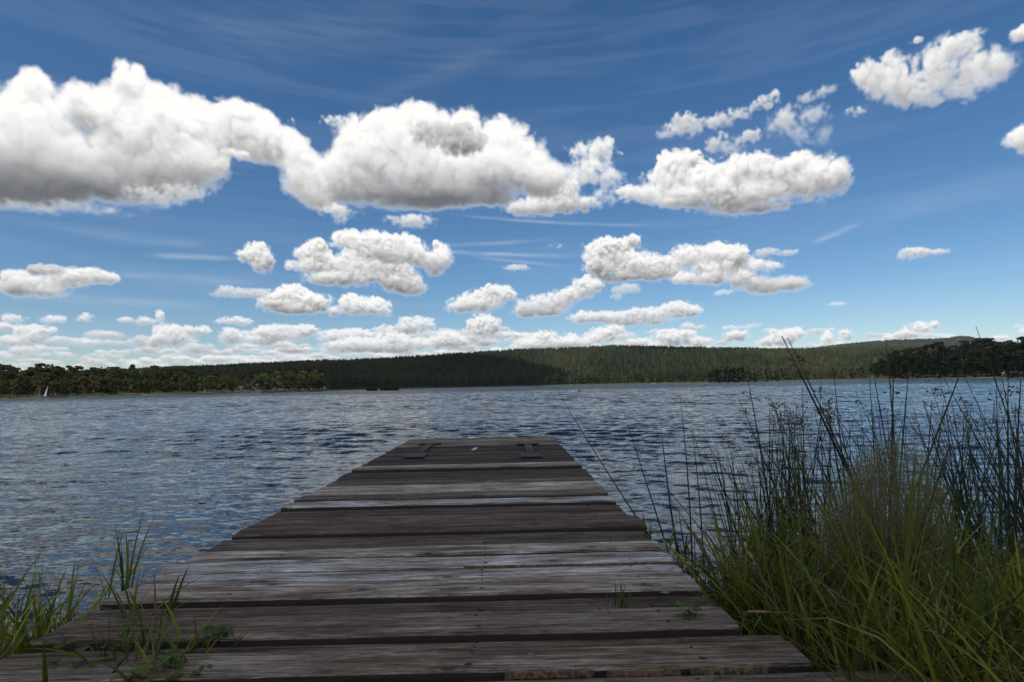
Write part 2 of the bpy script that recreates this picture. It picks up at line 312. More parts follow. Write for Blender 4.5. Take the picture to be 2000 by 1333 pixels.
nv = N('ShaderNodeVectorMath'); nv.operation = 'NORMALIZE'; Lk(tc.outputs['Generated'], nv.inputs[0])
sx = N('ShaderNodeSeparateXYZ'); Lk(nv.outputs[0], sx.inputs[0])
u = mth('ADD', mth('MULTIPLY', mth('ARCTAN2', sx.outputs[0], sx.outputs[1]), 1 / (2 * math.pi)), .5)
v = mth('MULTIPLY', mth('ARCSINE', mth('MAXIMUM', sx.outputs[2], 0.0)), 2 / math.pi)
cx = N('ShaderNodeCombineXYZ'); Lk(u, cx.inputs[0]); Lk(mth('MINIMUM', v, .9995), cx.inputs[1])
it = N('ShaderNodeTexImage'); it.image = img; it.interpolation = 'Linear'; Lk(cx.outputs[0], it.inputs[0])
bg2 = N('ShaderNodeBackground'); bg2.inputs[1].default_value = CLOUD_S; Lk(it.outputs[0], bg2.inputs[0])
mx = N('ShaderNodeMixShader'); Lk(it.outputs[1], mx.inputs[0]); Lk(bg1.outputs[0], mx.inputs[1]); Lk(bg2.outputs[0], mx.inputs[2])
Lk(mx.outputs[0], out.inputs[0])
try: w.cycles.sampling_method = 'MANUAL'; w.cycles.sample_map_resolution = 1024
except Exception: pass
# ---------------------------------------------------------------- helpers
rnd = random.Random(7)
def mesh(name, verts, faces, mat=None, parent=None, smooth=False, cols=None, kind=None, link=True):
    me = bpy.data.meshes.new(name)
    verts = np.asarray(verts, np.float32)
    if isinstance(faces, np.ndarray):
        n, k = faces.shape
        me.vertices.add(len(verts)); me.vertices.foreach_set('co', verts.ravel())
        me.loops.add(n * k); me.loops.foreach_set('vertex_index', faces.astype(np.int32).ravel())
        me.polygons.add(n); me.polygons.foreach_set('loop_start', np.arange(0, n * k, k, dtype=np.int32))
        me.update(calc_edges=True)
    else:
        me.from_pydata(verts.tolist(), [], faces); me.update()
    if smooth: me.polygons.foreach_set('use_smooth', [True] * len(me.polygons))
    if cols is not None:
        a = me.color_attributes.new('tint', 'FLOAT_COLOR', 'POINT')
        c = np.ones((len(verts), 4), np.float32); c[:, :3] = cols; a.data.foreach_set('color', c.ravel())
    if mat: me.materials.append(mat)
    if not link: return me
    o = bpy.data.objects.new(name, me); col.objects.link(o)
    if parent is not None: o.parent = parent
    if kind: o['kind'] = kind
    return o
def tag(o, label, cat, group=None, kind=None):
    if label: o['label'] = label
    if cat: o['category'] = cat
    if group: o['group'] = group
    if kind: o['kind'] = kind
    return o
def empty(name, loc):
    o = bpy.data.objects.new(name, None); o.location = loc; o.empty_display_size = .2; col.objects.link(o); return o
class MB:
    def __init__(s): s.v = []; s.f = []; s.c = []
    def add(s, V, Fc, c=None):
        b = len(s.v); s.v += [tuple(map(float, p)) for p in V]; s.f += [tuple(b + i for i in f) for f in Fc]
        s.c += [tuple(c) if c is not None else (1, 1, 1)] * len(V)
    def box(s, c, h, rz=0.0, col_=None):
        V = []
        for z in (-1, 1):
            for x, y in ((-1, -1), (1, -1), (1, 1), (-1, 1)):
                X, Y = x * h[0], y * h[1]
                V.append((c[0] + X * math.cos(rz) - Y * math.sin(rz), c[1] + X * math.sin(rz) + Y * math.cos(rz), c[2] + z * h[2]))
        s.add(V, [(3, 2, 1, 0), (4, 5, 6, 7), (0, 1, 5, 4), (1, 2, 6, 5), (2, 3, 7, 6), (3, 0, 4, 7)], col_)
    def tube(s, pts, radii, n=6, c=None, cap=True):
        pts = [Vector(p) for p in pts]; V = []; Fc = []
        for i, p in enumerate(pts):
            d = (pts[min(i + 1, len(pts) - 1)] - pts[max(i - 1, 0)]).normalized()
            a = d.orthogonal().normalized() if abs(d.z) < .99 else Vector((1, 0, 0)); a = (a - d * a.dot(d)).normalized(); b = d.cross(a)
            for k in range(n):
                t = 2 * math.pi * k / n; V.append(p + (a * math.cos(t) + b * math.sin(t)) * radii[i])
        for i in range(len(pts) - 1):
            for k in range(n): Fc.append((i * n + k, i * n + (k + 1) % n, (i + 1) * n + (k + 1) % n, (i + 1) * n + k))
        if cap: Fc.append(tuple(range(n))[::-1]); Fc.append(tuple((len(pts) - 1) * n + k for k in range(n)))
        s.add(V, Fc, c)
    def build(s, name, mat=None, parent=None, smooth=False, cols=False, **k):
        return mesh(name, s.v, s.f, mat, parent, smooth, np.array(s.c, np.float32) if cols else None, **k)
def mat_new(name):
    m = bpy.data.materials.new(name); m.use_nodes = True; t = m.node_tree
    return m, t, t.nodes['Principled BSDF']
def nd(t, typ, **k):
    n = t.nodes.new(typ)
    for a, v_ in k.items():
        if a.startswith('i_'): n.inputs[a[2:].replace('_', ' ')].default_value = v_
        else: setattr(n, a, v_)
    return n
def ramp(t, fac, stops):
    r = t.nodes.new('ShaderNodeValToRGB'); e = r.color_ramp.elements
    while len(e) < len(stops): e.new(.5)
    for q, (p, c) in zip(e, stops): q.position = p; q.color = (*c, 1) if len(c) == 3 else c
    t.links.new(fac, r.inputs[0]); return r.outputs[0]
def mixc(t, fac, a, b, mode='MIX'):
    m = t.nodes.new('ShaderNodeMix'); m.data_type = 'RGBA'; m.blend_type = mode
    for s_, v_ in ((0, fac), (6, a), (7, b)):
        if isinstance(v_, (int, float)): m.inputs[s_].default_value = v_
        elif isinstance(v_, tuple): m.inputs[s_].default_value = (*v_, 1)
        else: t.links.new(v_, m.inputs[s_])
    return m.outputs[2]
def simple(name, c, rough=.8, var=.25, scale=8.0, metal=0.0):
    m, t, p = mat_new(name)
    n = nd(t, 'ShaderNodeTexNoise', i_Scale=scale, i_Detail=4.0); g = t.nodes.new('ShaderNodeTexCoord'); t.links.new(g.outputs['Object'], n.inputs['Vector'])
    t.links.new(ramp(t, n.outputs[0], [(.3, tuple(x * (1 - var) for x in c)), (.7, tuple(min(1, x * (1 + var)) for x in c))]), p.inputs['Base Color'])
    p.inputs['Roughness'].default_value = rough; p.inputs['Metallic'].default_value = metal
    return m
def leaf_mat(name, trans=.25, rough=.55, spec=.25):
    """foliage: the plant's own colour comes from its tint; thin leaves let a little light through"""
    m, t, p = mat_new(name)
    a = nd(t, 'ShaderNodeVertexColor', layer_name='tint')
    p.inputs['Roughness'].default_value = rough; p.inputs['Specular IOR Level'].default_value = spec
    t.links.new(a.outputs[0], p.inputs['Base Color'])
    tr = nd(t, 'ShaderNodeBsdfTranslucent'); t.links.new(a.outputs[0], tr.inputs[0])
    ms = nd(t, 'ShaderNodeMixShader'); ms.inputs[0].default_value = trans
    t.links.new(p.outputs[0], ms.inputs[1]); t.links.new(tr.outputs[0], ms.inputs[2])
    t.links.new(ms.outputs[0], t.nodes['Material Output'].inputs[0])
    return m
def vnoise(x, y, seed=0):
    """smooth 2-D value noise for numpy arrays, 0..1"""
    r = np.random.default_rng(seed).random((64, 64)).astype(np.float32)
    xi = np.floor(x).astype(int); yi = np.floor(y).astype(int); fx = x - xi; fy = y - yi
    fx = fx * fx * (3 - 2 * fx); fy = fy * fy * (3 - 2 * fy)
    g = lambda i, j: r[i % 64, j % 64]
    return (g(xi, yi) * (1 - fx) + g(xi + 1, yi) * fx) * (1 - fy) + (g(xi, yi + 1) * (1 - fx) + g(xi + 1, yi + 1) * fx) * fy
# ---------------------------------------------------------------- water
def water():
    m, t, p = mat_new('lake_water')
    p.inputs['Base Color'].default_value = (.010, .022, .038, 1); p.inputs['Roughness'].default_value = .07; p.inputs['IOR'].default_value = 1.333
    g = nd(t, 'ShaderNodeNewGeometry')
    mp = nd(t, 'ShaderNodeMapping'); mp.inputs['Scale'].default_value = (1.0, 2.2, 1); mp.inputs['Rotation'].default_value = (0, 0, .12)
    t.links.new(g.outputs['Position'], mp.inputs[0])
    n1 = nd(t, 'ShaderNodeTexNoise', i_Scale=3.0, i_Detail=6.0, i_Roughness=.68); t.links.new(mp.outputs[0], n1.inputs['Vector'])
    n2 = nd(t, 'ShaderNodeTexNoise', i_Scale=11.0, i_Detail=2.0); t.links.new(mp.outputs[0], n2.inputs['Vector'])
    n3 = nd(t, 'ShaderNodeTexNoise', i_Scale=.35, i_Detail=2.0); t.links.new(mp.outputs[0], n3.inputs['Vector'])
    # gusts: patches of rougher and calmer water; calmer close to the sheltered bank
    n4 = nd(t, 'ShaderNodeTexNoise', i_Scale=.035, i_Detail=3.0); t.links.new(mp.outputs[0], n4.inputs['Vector'])
    gust = ramp(t, n4.outputs[0], [(.35, (.55,) * 3), (.65, (1.25,) * 3)])
    sp = nd(t, 'ShaderNodeSeparateXYZ'); t.links.new(g.outputs['Position'], sp.inputs[0])
    mr = nd(t, 'ShaderNodeMapRange'); t.links.new(sp.outputs[1], mr.inputs[0])
    for i, v_ in enumerate((2.0, 9.0, .75, 1.0)): mr.inputs[i + 1].default_value = v_
    def M(op, a, b):
        q = nd(t, 'ShaderNodeMath', operation=op)
        for i, v_ in enumerate((a, b)):
            if isinstance(v_, (int, float)): q.inputs[i].default_value = v_
            else: t.links.new(v_, q.inputs[i])
        return q.outputs[0]
    def V(op, a, b):
        q = nd(t, 'ShaderNodeVectorMath', operation=op)
        for i, v_ in enumerate((a, b)):
            if isinstance(v_, tuple): q.inputs[i].default_value = v_
            else: t.links.new(v_, q.inputs[i])
        return q.outputs[0]
    # small ripples tilt the surface: slopes taken from noise, steeper in gusts and away from the bank
    sl_ = V('ADD', V('MULTIPLY', V('SUBTRACT', n1.outputs[1], (.5, .5, .5)), (.75, 1.35, 0)), V('MULTIPLY', V('SUBTRACT', n2.outputs[1], (.5, .5, .5)), (.35, .5, 0)))
    sl_ = V('ADD', sl_, (0, -.045, 0))                                 # the steep lee faces look towards the bank the wind blows to
    mr2 = nd(t, 'ShaderNodeMapRange'); t.links.new(sp.outputs[1], mr2.inputs[0])
    for i, v_ in enumerate((30.0, 160.0, 1.0, 2.6)): mr2.inputs[i + 1].default_value = v_
    k_ = M('MULTIPLY', M('MULTIPLY', gust, mr.outputs[0]), mr2.outputs[0]); cb = nd(t, 'ShaderNodeCombineXYZ')
    for i in range(3): t.links.new(k_, cb.inputs[i])
    nn_ = nd(t, 'ShaderNodeVectorMath', operation='NORMALIZE'); t.links.new(V('ADD', g.outputs['Normal'], V('MULTIPLY', sl_, cb.outputs[0])), nn_.inputs[0])
    t.links.new(nn_.outputs[0], p.inputs['Normal'])
    # fan shaped sheet, fine near the bank and coarse far out, with real waves
    rr = [.9]
    while rr[-1] < 2600: rr.append(rr[-1] * 1.006 + .004)
    rr = np.array(rr, np.float32); az = np.radians(np.linspace(-60, 60, 520)).astype(np.float32)
    R, A = np.meshgrid(rr, az, indexing='ij'); X = R * np.sin(A); Y = R * np.cos(A)
    Z = np.zeros_like(X); rg = random.Random(12)
    dr = R * .006 + .004
    shelter = np.clip((Y - 1.5) / 12, .30, 1) * (.75 + .5 * vnoise(X * .06, Y * .12, 4))
    for i in range(54):
        lam = .13 * (3.2 / .13) ** (i / 53.0)
        th = rg.gauss(.10, .42); k = 2 * math.pi / lam; ph = rg.uniform(0, 6.28)
        dxk, dyk = math.sin(th) * k, math.cos(th) * k
        amp = .0066 * lam * (1.0 if lam < .6 else .62 if lam < 1.4 else .8)
        fade = np.clip(lam / (dr * 3) - .6, 0, 1)
        s_ = np.sin(X * dxk + Y * dyk + ph + 1.3 * vnoise(X * .35 / lam ** .5, Y * .5 / lam ** .5, i))
        loc = .35 + 1.3 * vnoise(X * .22 / lam ** .4, Y * .35 / lam ** .4, 50 + i)
        Z += amp * fade * loc * (s_ + .28 * np.cos(2 * (X * dxk + Y * dyk + ph))) * (shelter if lam < .35 else shelter ** 1.6 if lam < 1.2 else np.clip((Y - 8) / 40, .03, 1))
    n, k = X.shape; idx = np.arange(n * k).reshape(n, k)
    q = np.stack([idx[:-1, :-1], idx[:-1, 1:], idx[1:, 1:], idx[1:, :-1]], -1).reshape(-1, 4)[:, ::-1]
    mesh('lake_water', np.stack([X, Y, Z], -1).reshape(-1, 3), q, m, smooth=True, kind='structure')
water()

# ---------------------------------------------------------------- land
def interp(x, tab): return np.interp(x, [a for a, b in tab], [b for a, b in tab])
def px_of(az): return 988 + 1111 * np.tan(az)
SHORE = [(-900, 150), (-300, 190), (0, 225), (330, 280), (560, 350), (638, 385), (646, 600), (720, 640), (900, 760), (1100, 800), (1340, 690), (1400, 560), (1480, 560), (1500, 700), (1698, 690), (1706, 420), (1800, 400), (2000, 335), (2400, 240), (3000, 200)]
RIDGE_TOP = [(-900, 738), (0, 735), (200, 728), (330, 722), (430, 717), (600, 708), (800, 697), (1000, 683), (1100, 679), (1200, 675), (1300, 677), (1400, 680), (1500, 681), (1600, 680), (1700, 679), (1800, 680), (2000, 690), (2400, 700), (3000, 700)]
FAR_TOP = [(-900, 735), (200, 728), (300, 719), (350, 715), (400, 716), (450, 720), (700, 728), (1300, 700), (1500, 688), (1580, 681), (1640, 673), (1700, 667), (1760, 663), (1820, 661), (1862, 660), (1885, 655), (1905, 656), (1925, 661), (1960, 670), (2000, 674), (2200, 690), (3000, 700)]
RD, FD = 1450.0, 3600.0
def hz_y(px): return 773.83 - (px) * .020074
def ground_h(px, r, az):
    """height of the land at picture column px (that is, compass direction az) and distance r"""
    ca = np.cos(az)
    sh = interp(px, SHORE) / ca
    s1 = np.hypot(1, (px - 1000) / 1111)
    hr = (hz_y(px) - interp(px, RIDGE_TOP)) / 1111 * RD / 1.0 + 1.2 - 17
    hf = (hz_y(px) - interp(px, FAR_TOP)) / 1111 * FD / 1.0 + 1.2 - 17
    hr = np.maximum(hr, 2); hf = np.maximum(hf, 3)
    rR, rF = RD / ca, FD / ca
    t = np.clip((r - sh - 60) / np.maximum(rR - sh - 60, 1), 0, 1); t = t * t * (3 - 2 * t)
    low = np.clip((r - sh) / 5.0, -1, 1) * .5 + np.clip((r - sh) / 60, 0, 1) * 1.6
    # headlands on both sides carry a low rise of their own
    rise = np.where(px < 640, 2.0, 0.0) + np.where(px > 1702, np.clip((px - 1702) / 160, 0, 1) * 9 , 0.0)
    low = low + rise * np.clip((r - sh - 10) / 90, 0, 1) * (1 - t)
    h = low * (1 - t) + hr * t
    t2 = np.clip((r - rR) / (rF - rR), 0, 1)
    dip = np.where(t2 < .5, hr + (np.minimum(hr, hf) * .6 - hr) * np.clip(t2 * 2, 0, 1), np.minimum(hr, hf) * .6 + (hf - np.minimum(hr, hf) * .6) * (lambda q: q * q * (3 - 2 * q))(np.clip(t2 * 2 - 1, 0, 1)))
    h = np.where(r > rR, dip, h)
    h = np.where(r > rF, hf * np.clip(1 - (r - rF) / 3000, 0, 1), h)
    return h
def far_land():
    m, t, p = mat_new('forest_floor')
    g = nd(t, 'ShaderNodeNewGeometry'); n = nd(t, 'ShaderNodeTexNoise', i_Scale=.15, i_Detail=6.0); t.links.new(g.outputs['Position'], n.inputs['Vector'])
    sp = nd(t, 'ShaderNodeSeparateXYZ'); t.links.new(g.outputs['Position'], sp.inputs[0])
    soil = ramp(t, n.outputs[0], [(.3, (.018, .024, .010)), (.7, (.04, .045, .02))])
    shore = ramp(t, n.outputs[0], [(.42, (.03, .036, .014)), (.64, (.10, .105, .04))])
    mr = nd(t, 'ShaderNodeMapRange'); t.links.new(sp.outputs[2], mr.inputs[0])
    for i, v_ in enumerate((.9, 1.5, 0, 1)): mr.inputs[i + 1].default_value = v_
    t.links.new(mixc(t, mr.outputs[0], shore, soil), p.inputs['Base Color']); p.inputs['Roughness'].default_value = .95
    az = np.radians(np.linspace(-62, 62, 900)); rr = np.concatenate([np.linspace(0, 1, 60) ** 1.5 * .0])
    px = px_of(az); sh = interp(px, SHORE) / np.cos(az)
    u_ = np.concatenate([np.array([-12, -6, -2, 0, 2, 4, 7, 12, 20, 35, 60, 90]), np.linspace(130, 9000, 90)])
    R = sh[None, :] + u_[:, None]
    A = np.broadcast_to(az, R.shape); P = np.broadcast_to(px, R.shape)
    H = ground_h(P, R, A)
    H = H + (vnoise(R * np.sin(A) * .02, R * np.cos(A) * .02, 2) - .5) * np.clip((R - sh - 40) / 200, 0, 1) * 5
    V = np.stack([R * np.sin(A), R * np.cos(A), H], -1).reshape(-1, 3)
    n_, k_ = R.shape; idx = np.arange(n_ * k_).reshape(n_, k_)
    q = np.stack([idx[:-1, :-1], idx[:-1, 1:], idx[1:, 1:], idx[1:, :-1]], -1).reshape(-1, 4)[:, ::-1]
    mesh('far_ground', V, q, m, smooth=True, kind='structure')
far_land()
def bank_shore(x): return np.interp(x, [-400, -60, -6, -2.2, -1.2, .6, 1.2, 2.2, 3.5, 6, 60, 400], [20, 6, 2.2, 2.35, 2.5, 2.7, 2.75, 2.9, 3.0, 3.2, 9, 30])
def bank_h(x, y):
    s_ = bank_shore(x) - y
    return np.clip(s_ * .26, -.5, .34) + np.clip(s_ - 3, 0, 60) * .02 + (vnoise(x * 3, y * 3, 9) - .5) * .05
def bank():
    m, t, p = mat_new('bank_soil')
    g = nd(t, 'ShaderNodeNewGeometry'); n = nd(t, 'ShaderNodeTexNoise', i_Scale=9.0, i_Detail=8.0); t.links.new(g.outputs['Position'], n.inputs['Vector'])
    t.links.new(ramp(t, n.outputs[0], [(.3, (.012, .014, .006)), (.55, (.03, .032, .014)), (.75, (.05, .06, .02))]), p.inputs['Base Color']); p.inputs['Roughness'].default_value = .95
    b = nd(t, 'ShaderNodeBump'); b.inputs['Distance'].default_value = .03; t.links.new(n.outputs[0], b.inputs['Height']); t.links.new(b.outputs[0], p.inputs['Normal'])
    xs = np.concatenate([-np.geomspace(400, 5.2, 24), np.linspace(-5, 6, 111), np.geomspace(6.2, 400, 24)])
    ys = np.concatenate([-np.geomspace(400, 1.2, 24), np.linspace(-1, 5, 61), np.geomspace(5.4, 40, 16)])
    X, Y = np.meshgrid(xs, ys); H = bank_h(X, Y)
    idx = np.arange(X.size).reshape(X.shape)
    q = np.stack([idx[:-1, :-1], idx[:-1, 1:], idx[1:, 1:], idx[1:, :-1]], -1).reshape(-1, 4)
    mesh('bank_ground', np.stack([X, Y, H], -1).reshape(-1, 3), q, m, smooth=True, kind='structure')
bank()
# ---------------------------------------------------------------- trees
LEAF = leaf_mat('tree_foliage', .18, .7, .15)
BARK = {}
def bark(kind):
    if kind not in BARK:
        c = {'pine': (.075, .048, .03), 'dark': (.05, .04, .03), 'birch': (.34, .33, .29)}[kind]
        BARK[kind] = simple('bark_' + kind, c, .9, .45, 2.5)
    return BARK[kind]
def clumps(rg, centers, radii, n, size, c0, c1, droop=0.0):
    """small leaf-sized faces spread through a set of sub-crowns; returns verts, tris, colours"""
    centers = np.array(centers); radii = np.array(radii)
    pick = rg.choice(len(centers), n, p=(radii[:, 0] ** 2) / (radii[:, 0] ** 2).sum())
    d = rg.normal(size=(n, 3)); d /= np.linalg.norm(d, axis=1)[:, None]
    P = centers[pick] + d * radii[pick] * (rg.random(n)[:, None] ** .35)
    a = rg.normal(size=(n, 3)); a /= np.linalg.norm(a, axis=1)[:, None]
    b = np.cross(a, rg.normal(size=(n, 3))); b /= np.linalg.norm(b, axis=1)[:, None]
    s_ = size * rg.uniform(.6, 1.4, n)[:, None]
    V = np.stack([P - a * s_, P + b * s_ * .8, P + a * s_, P - b * s_ * .8], 1)
    V[:, 2, 2] -= droop * s_[:, 0]
    sub = rg.random(len(centers))[pick]
    tt = np.clip(.55 * sub + .45 * rg.random(n), 0, 1)[:, None]
    C = np.array(c0) * (1 - tt) + np.array(c1) * tt
    return V.reshape(-1, 3), np.arange(n * 4).reshape(n, 4), np.repeat(C, 4, 0)
def tree_meshes(kind, seed):
    rg = np.random.default_rng(seed); rr = random.Random(seed)
    m = MB(); cs, rs_ = [], []
    if kind in ('pine', 'dark_pine'):                                   # Scots pine, unit height
        lean = rr.uniform(-.03, .03); top = .9
        m.tube([(0, 0, -.03), (lean * .5, 0, .45), (lean, 0, top)], [.016, .011, .004], 6)
        for i in range(13):
            z = .22 + .70 * (i / 12) ** .9; a = rr.uniform(0, 6.28); L = (.05 + .13 * math.sin(math.pi * min(1, (1.03 - z) / .75)) ** .7) * rr.uniform(.7, 1.25)
            e = (lean * z + math.cos(a) * L, math.sin(a) * L, z + rr.uniform(0, .05))
            m.tube([(lean * z, 0, z - .03), e], [.005, .002], 4); cs.append(e); rs_.append((.10 * rr.uniform(.7, 1.2),) * 2 + (.065,))
        cs.append((lean, 0, .95)); rs_.append((.055, .055, .05))
        c0, c1 = ((0.0222, 0.0326, 0.0133), (0.0629, 0.0740, 0.0266)) if kind == 'pine' else ((0.0104, 0.0178, 0.0096), (0.0252, 0.0355, 0.0155))
        V, Fq, C = clumps(rg, cs, rs_, 1500, .022, c0, c1); bk = 'pine'
    elif kind in ('spruce', 'dark_spruce'):
        m.tube([(0, 0, -.03), (0, 0, .5), (0, 0, .98)], [.014, .009, .002], 6)
        for i in range(15):
            z = .10 + .84 * i / 14; L = .175 * (1 - z) ** .8 + .012
            for k in range(4 if i < 11 else 2):
                a = rr.uniform(0, 6.28); q = L * rr.uniform(.55, 1.1); cs.append((math.cos(a) * q * .6, math.sin(a) * q * .6, z - .02)); rs_.append((q * .55, q * .55, .026))
        cs.append((0, 0, .96)); rs_.append((.014, .014, .04))
        c0, c1 = ((0.0163, 0.0281, 0.0133), (0.0370, 0.0518, 0.0222)) if kind == 'spruce' else ((0.0059, 0.0118, 0.0067), (0.0133, 0.0222, 0.0104))
        V, Fq, C = clumps(rg, cs, rs_, 1200, .020, c0, c1, .5); bk = 'dark'
    else:
        wid = {'birch': .20, 'alder': .27, 'willow': .40, 'dark_bush': .42, 'dry_birch': .2}[kind]; z0 = {'birch': .22, 'dry_birch': .22, 'alder': .1, 'willow': .06, 'dark_bush': .03}[kind]
        lean = rr.uniform(-.05, .05)
        m.tube([(0, 0, -.03), (lean * .4, 0, .4), (lean, 0, .85)], [.014, .010, .003], 6)
        for i in range(26):
            z = z0 + (.97 - z0) * rr.random(); prof = math.sin(math.pi * min(1, max(.08, (z - z0 * .6) / (1.04 - z0 * .6))) ** .85) ** .6
            a = rr.uniform(0, 6.28); L = wid * prof * rr.uniform(.3, 1.0)
            e = (lean * z + math.cos(a) * L, math.sin(a) * L, z)
            if i < 9: m.tube([(lean * z, 0, max(.05, z - .15)), e], [.005, .0015], 4)
            cs.append(e); rs_.append((.085 * rr.uniform(.6, 1.2),) * 2 + (.075,))
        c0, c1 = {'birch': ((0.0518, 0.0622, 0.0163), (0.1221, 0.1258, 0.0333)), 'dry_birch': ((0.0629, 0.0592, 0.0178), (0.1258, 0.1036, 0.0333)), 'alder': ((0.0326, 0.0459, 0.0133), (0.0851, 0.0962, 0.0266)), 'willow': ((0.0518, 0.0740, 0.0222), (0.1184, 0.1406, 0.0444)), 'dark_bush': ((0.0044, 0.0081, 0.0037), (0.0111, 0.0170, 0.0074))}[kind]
        V, Fq, C = clumps(rg, cs, rs_, 1700, .021, c0, c1); bk = 'birch' if 'birch' in kind else 'dark'
    cr = mesh('crown', V, Fq, LEAF, cols=C, link=False)
    tr = m.build('trunk', bark(bk), link=False)
    return tr, cr
PROTO = {}
def proto(kind):
    if kind not in PROTO: PROTO[kind] = [tree_meshes(kind, 100 + 17 * i + sum(map(ord, kind))) for i in range(4)]
    return PROTO[kind][rnd.randrange(4)]
def tree(name, kind, x, y, z, h, label, group, sx=1.0):
    px = 988 + 1111 * x / y; d = y
    if px < 645: where = 'near the left border' if px < 55 else 'behind the sailboat' if px < 150 else 'just right of the sailboat' if px < 250 else 'halfway to the headland tip' if px < 380 else 'close to the headland tip' if px < 500 else 'at the headland tip'
    elif px < 1702: where = 'beyond the reed islets' if px < 900 else 'beyond the pier end' if px < 1110 else 'beyond the red buoy' if px < 1200 else 'beyond the pale boat' if px < 1385 else 'at the black clump' if px < 1530 else 'beyond the tall bulrushes'
    else: where = 'at the tip of the right headland' if px < 1790 else 'in the middle of the right headland' if px < 1900 else 'above the camper vans'
    size = 'taller' if h > 13.5 else 'lower' if h < 9 else 'medium'
    label = size + ' ' + label.replace(' on the right headland', '') + ', ' + where; group = group + ', ' + size + ', ' + where
    e = bpy.data.objects.new(name, None); e.empty_display_size = 1; e.location = (x, y, z - .1); e.rotation_euler = (0, 0, rnd.uniform(0, 6.28)); e.scale = (h * sx, h * sx, h); col.objects.link(e)
    tr, cr = proto(kind)
    for nm, me in (('trunk', tr), ('crown', cr)):
        o = bpy.data.objects.new(nm, me); o.parent = e; col.objects.link(o)
    return tag(e, label, 'tree' if 'bush' not in name else 'bush', group)
def spot(px, back):
    az = math.atan((px - 988) / 1111); r = float(interp(px, SHORE)) / math.cos(az) + back
    return r * math.sin(az), r * math.cos(az), float(ground_h(np.float64(px), np.float64(r), np.float64(az)))
G1 = 'trees on the left headland'; G2 = 'trees along the middle of the far shore'; G3 = 'trees on the dark right headland'
# left headland: dark conifers behind, lighter birches and alders in front
for row, (back, h0, h1) in enumerate(((62, 11.5, 14.6), (42, 10.5, 13.4), (24, 9, 12))):
    px = -70 + row * 7.0
    while px < (470 if row else 420):
        k = rnd.choice(['pine', 'spruce', 'spruce', 'pine', 'pine'])
        x, y, z = spot(px, back + rnd.uniform(-6, 6)); h = rnd.uniform(h0, h1) * (1 if px < 380 else .85)
        tree('pine_tree' if k == 'pine' else 'spruce_tree', k, x, y, z, h, 'dark conifer ' + ('in the rearmost row', 'in the middle row', 'behind the waterside trees')[row] if k == 'pine' else 'pointed dark spruce ' + ('in the rearmost row', 'in the middle row', 'behind the waterside trees')[row], (G1 if k == 'pine' else 'spruces on the left headland') + ', row from the rear ' + 'abc'[row], 1.25)
        px += rnd.uniform(10, 17)
px = -60
while px < 645:
    k = rnd.choice(['birch', 'alder', 'alder', 'dry_birch', 'birch'] if px < 500 else ['alder', 'birch', 'alder', 'willow'])
    x, y, z = spot(min(px, 628), 7 + rnd.uniform(-3, 5)); h = rnd.uniform(6.5, 9.5) if px < 500 else rnd.uniform(9.5, 12.5)
    lab = {'birch': ('birch_tree', 'yellow green birch with pale trunk', 'birches at the left water edge'), 'dry_birch': ('birch_tree', 'brownish thin leaved birch', 'brownish birches at the left water edge'), 'alder': ('alder_tree', 'green round topped waterside tree', 'green trees at the left water edge'), 'willow': ('willow_tree', 'broad pale green willow', 'willows at the tip of the left headland')}[k]
    tree(lab[0], k, x, y, z, h, lab[1], lab[2], 1.15 if px < 500 else 1.25)
    px += rnd.uniform(8, 13)
for px, h in ((545, 12.5), (572, 13.2), (596, 13.6), (618, 14), (630, 11)):
    x, y, z = spot(px, 16); tree('alder_tree', 'birch', x, y, z, h * .95, 'round green tree in the clump', 'tall trees ending the left headland', 1.6)
# middle shore
px = 652
while px < 1702:
    inb = 1385 < px < 1480
    k = rnd.choice(['alder', 'pine', 'birch', 'willow', 'pine'] if px > 1080 else ['alder', 'pine', 'alder', 'pine'])
    x, y, z = spot(px, 10 + rnd.uniform(0, 14))
    if not inb:
        nm = {'alder': 'alder_tree', 'pine': 'pine_tree', 'birch': 'birch_tree', 'willow': 'willow_bush'}[k]
        h = {'alder': 12, 'pine': 15, 'birch': 12, 'willow': 7}[k] * rnd.uniform(.8, 1.15)
        lab = {'alder': 'small green tree at the middle of the far water edge', 'pine': 'small dark pine at the middle of the far water edge', 'birch': 'small pale birch at the middle of the far water edge', 'willow': 'low pale bush at the middle of the far water edge'}[k]
        tree(nm, k, x, y, z, h, lab, {'alder': G2, 'pine': 'pines along the middle of the far shore', 'birch': 'birches along the middle of the far shore', 'willow': 'bushes along the middle of the far shore'}[k], 1.2)
    px += rnd.uniform(13, 20)
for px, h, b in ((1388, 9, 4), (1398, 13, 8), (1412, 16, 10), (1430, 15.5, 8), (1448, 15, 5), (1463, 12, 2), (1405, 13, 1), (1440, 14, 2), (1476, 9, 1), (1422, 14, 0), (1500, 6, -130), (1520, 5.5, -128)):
    x, y, z = spot(px, b); tree('dark_bush', 'dark_bush', x, y, max(z, .1), h, 'nearly black bushy shore tree', 'black clump on the middle shore', 1.0)  # the shade on this clump is put into its darkened foliage colour
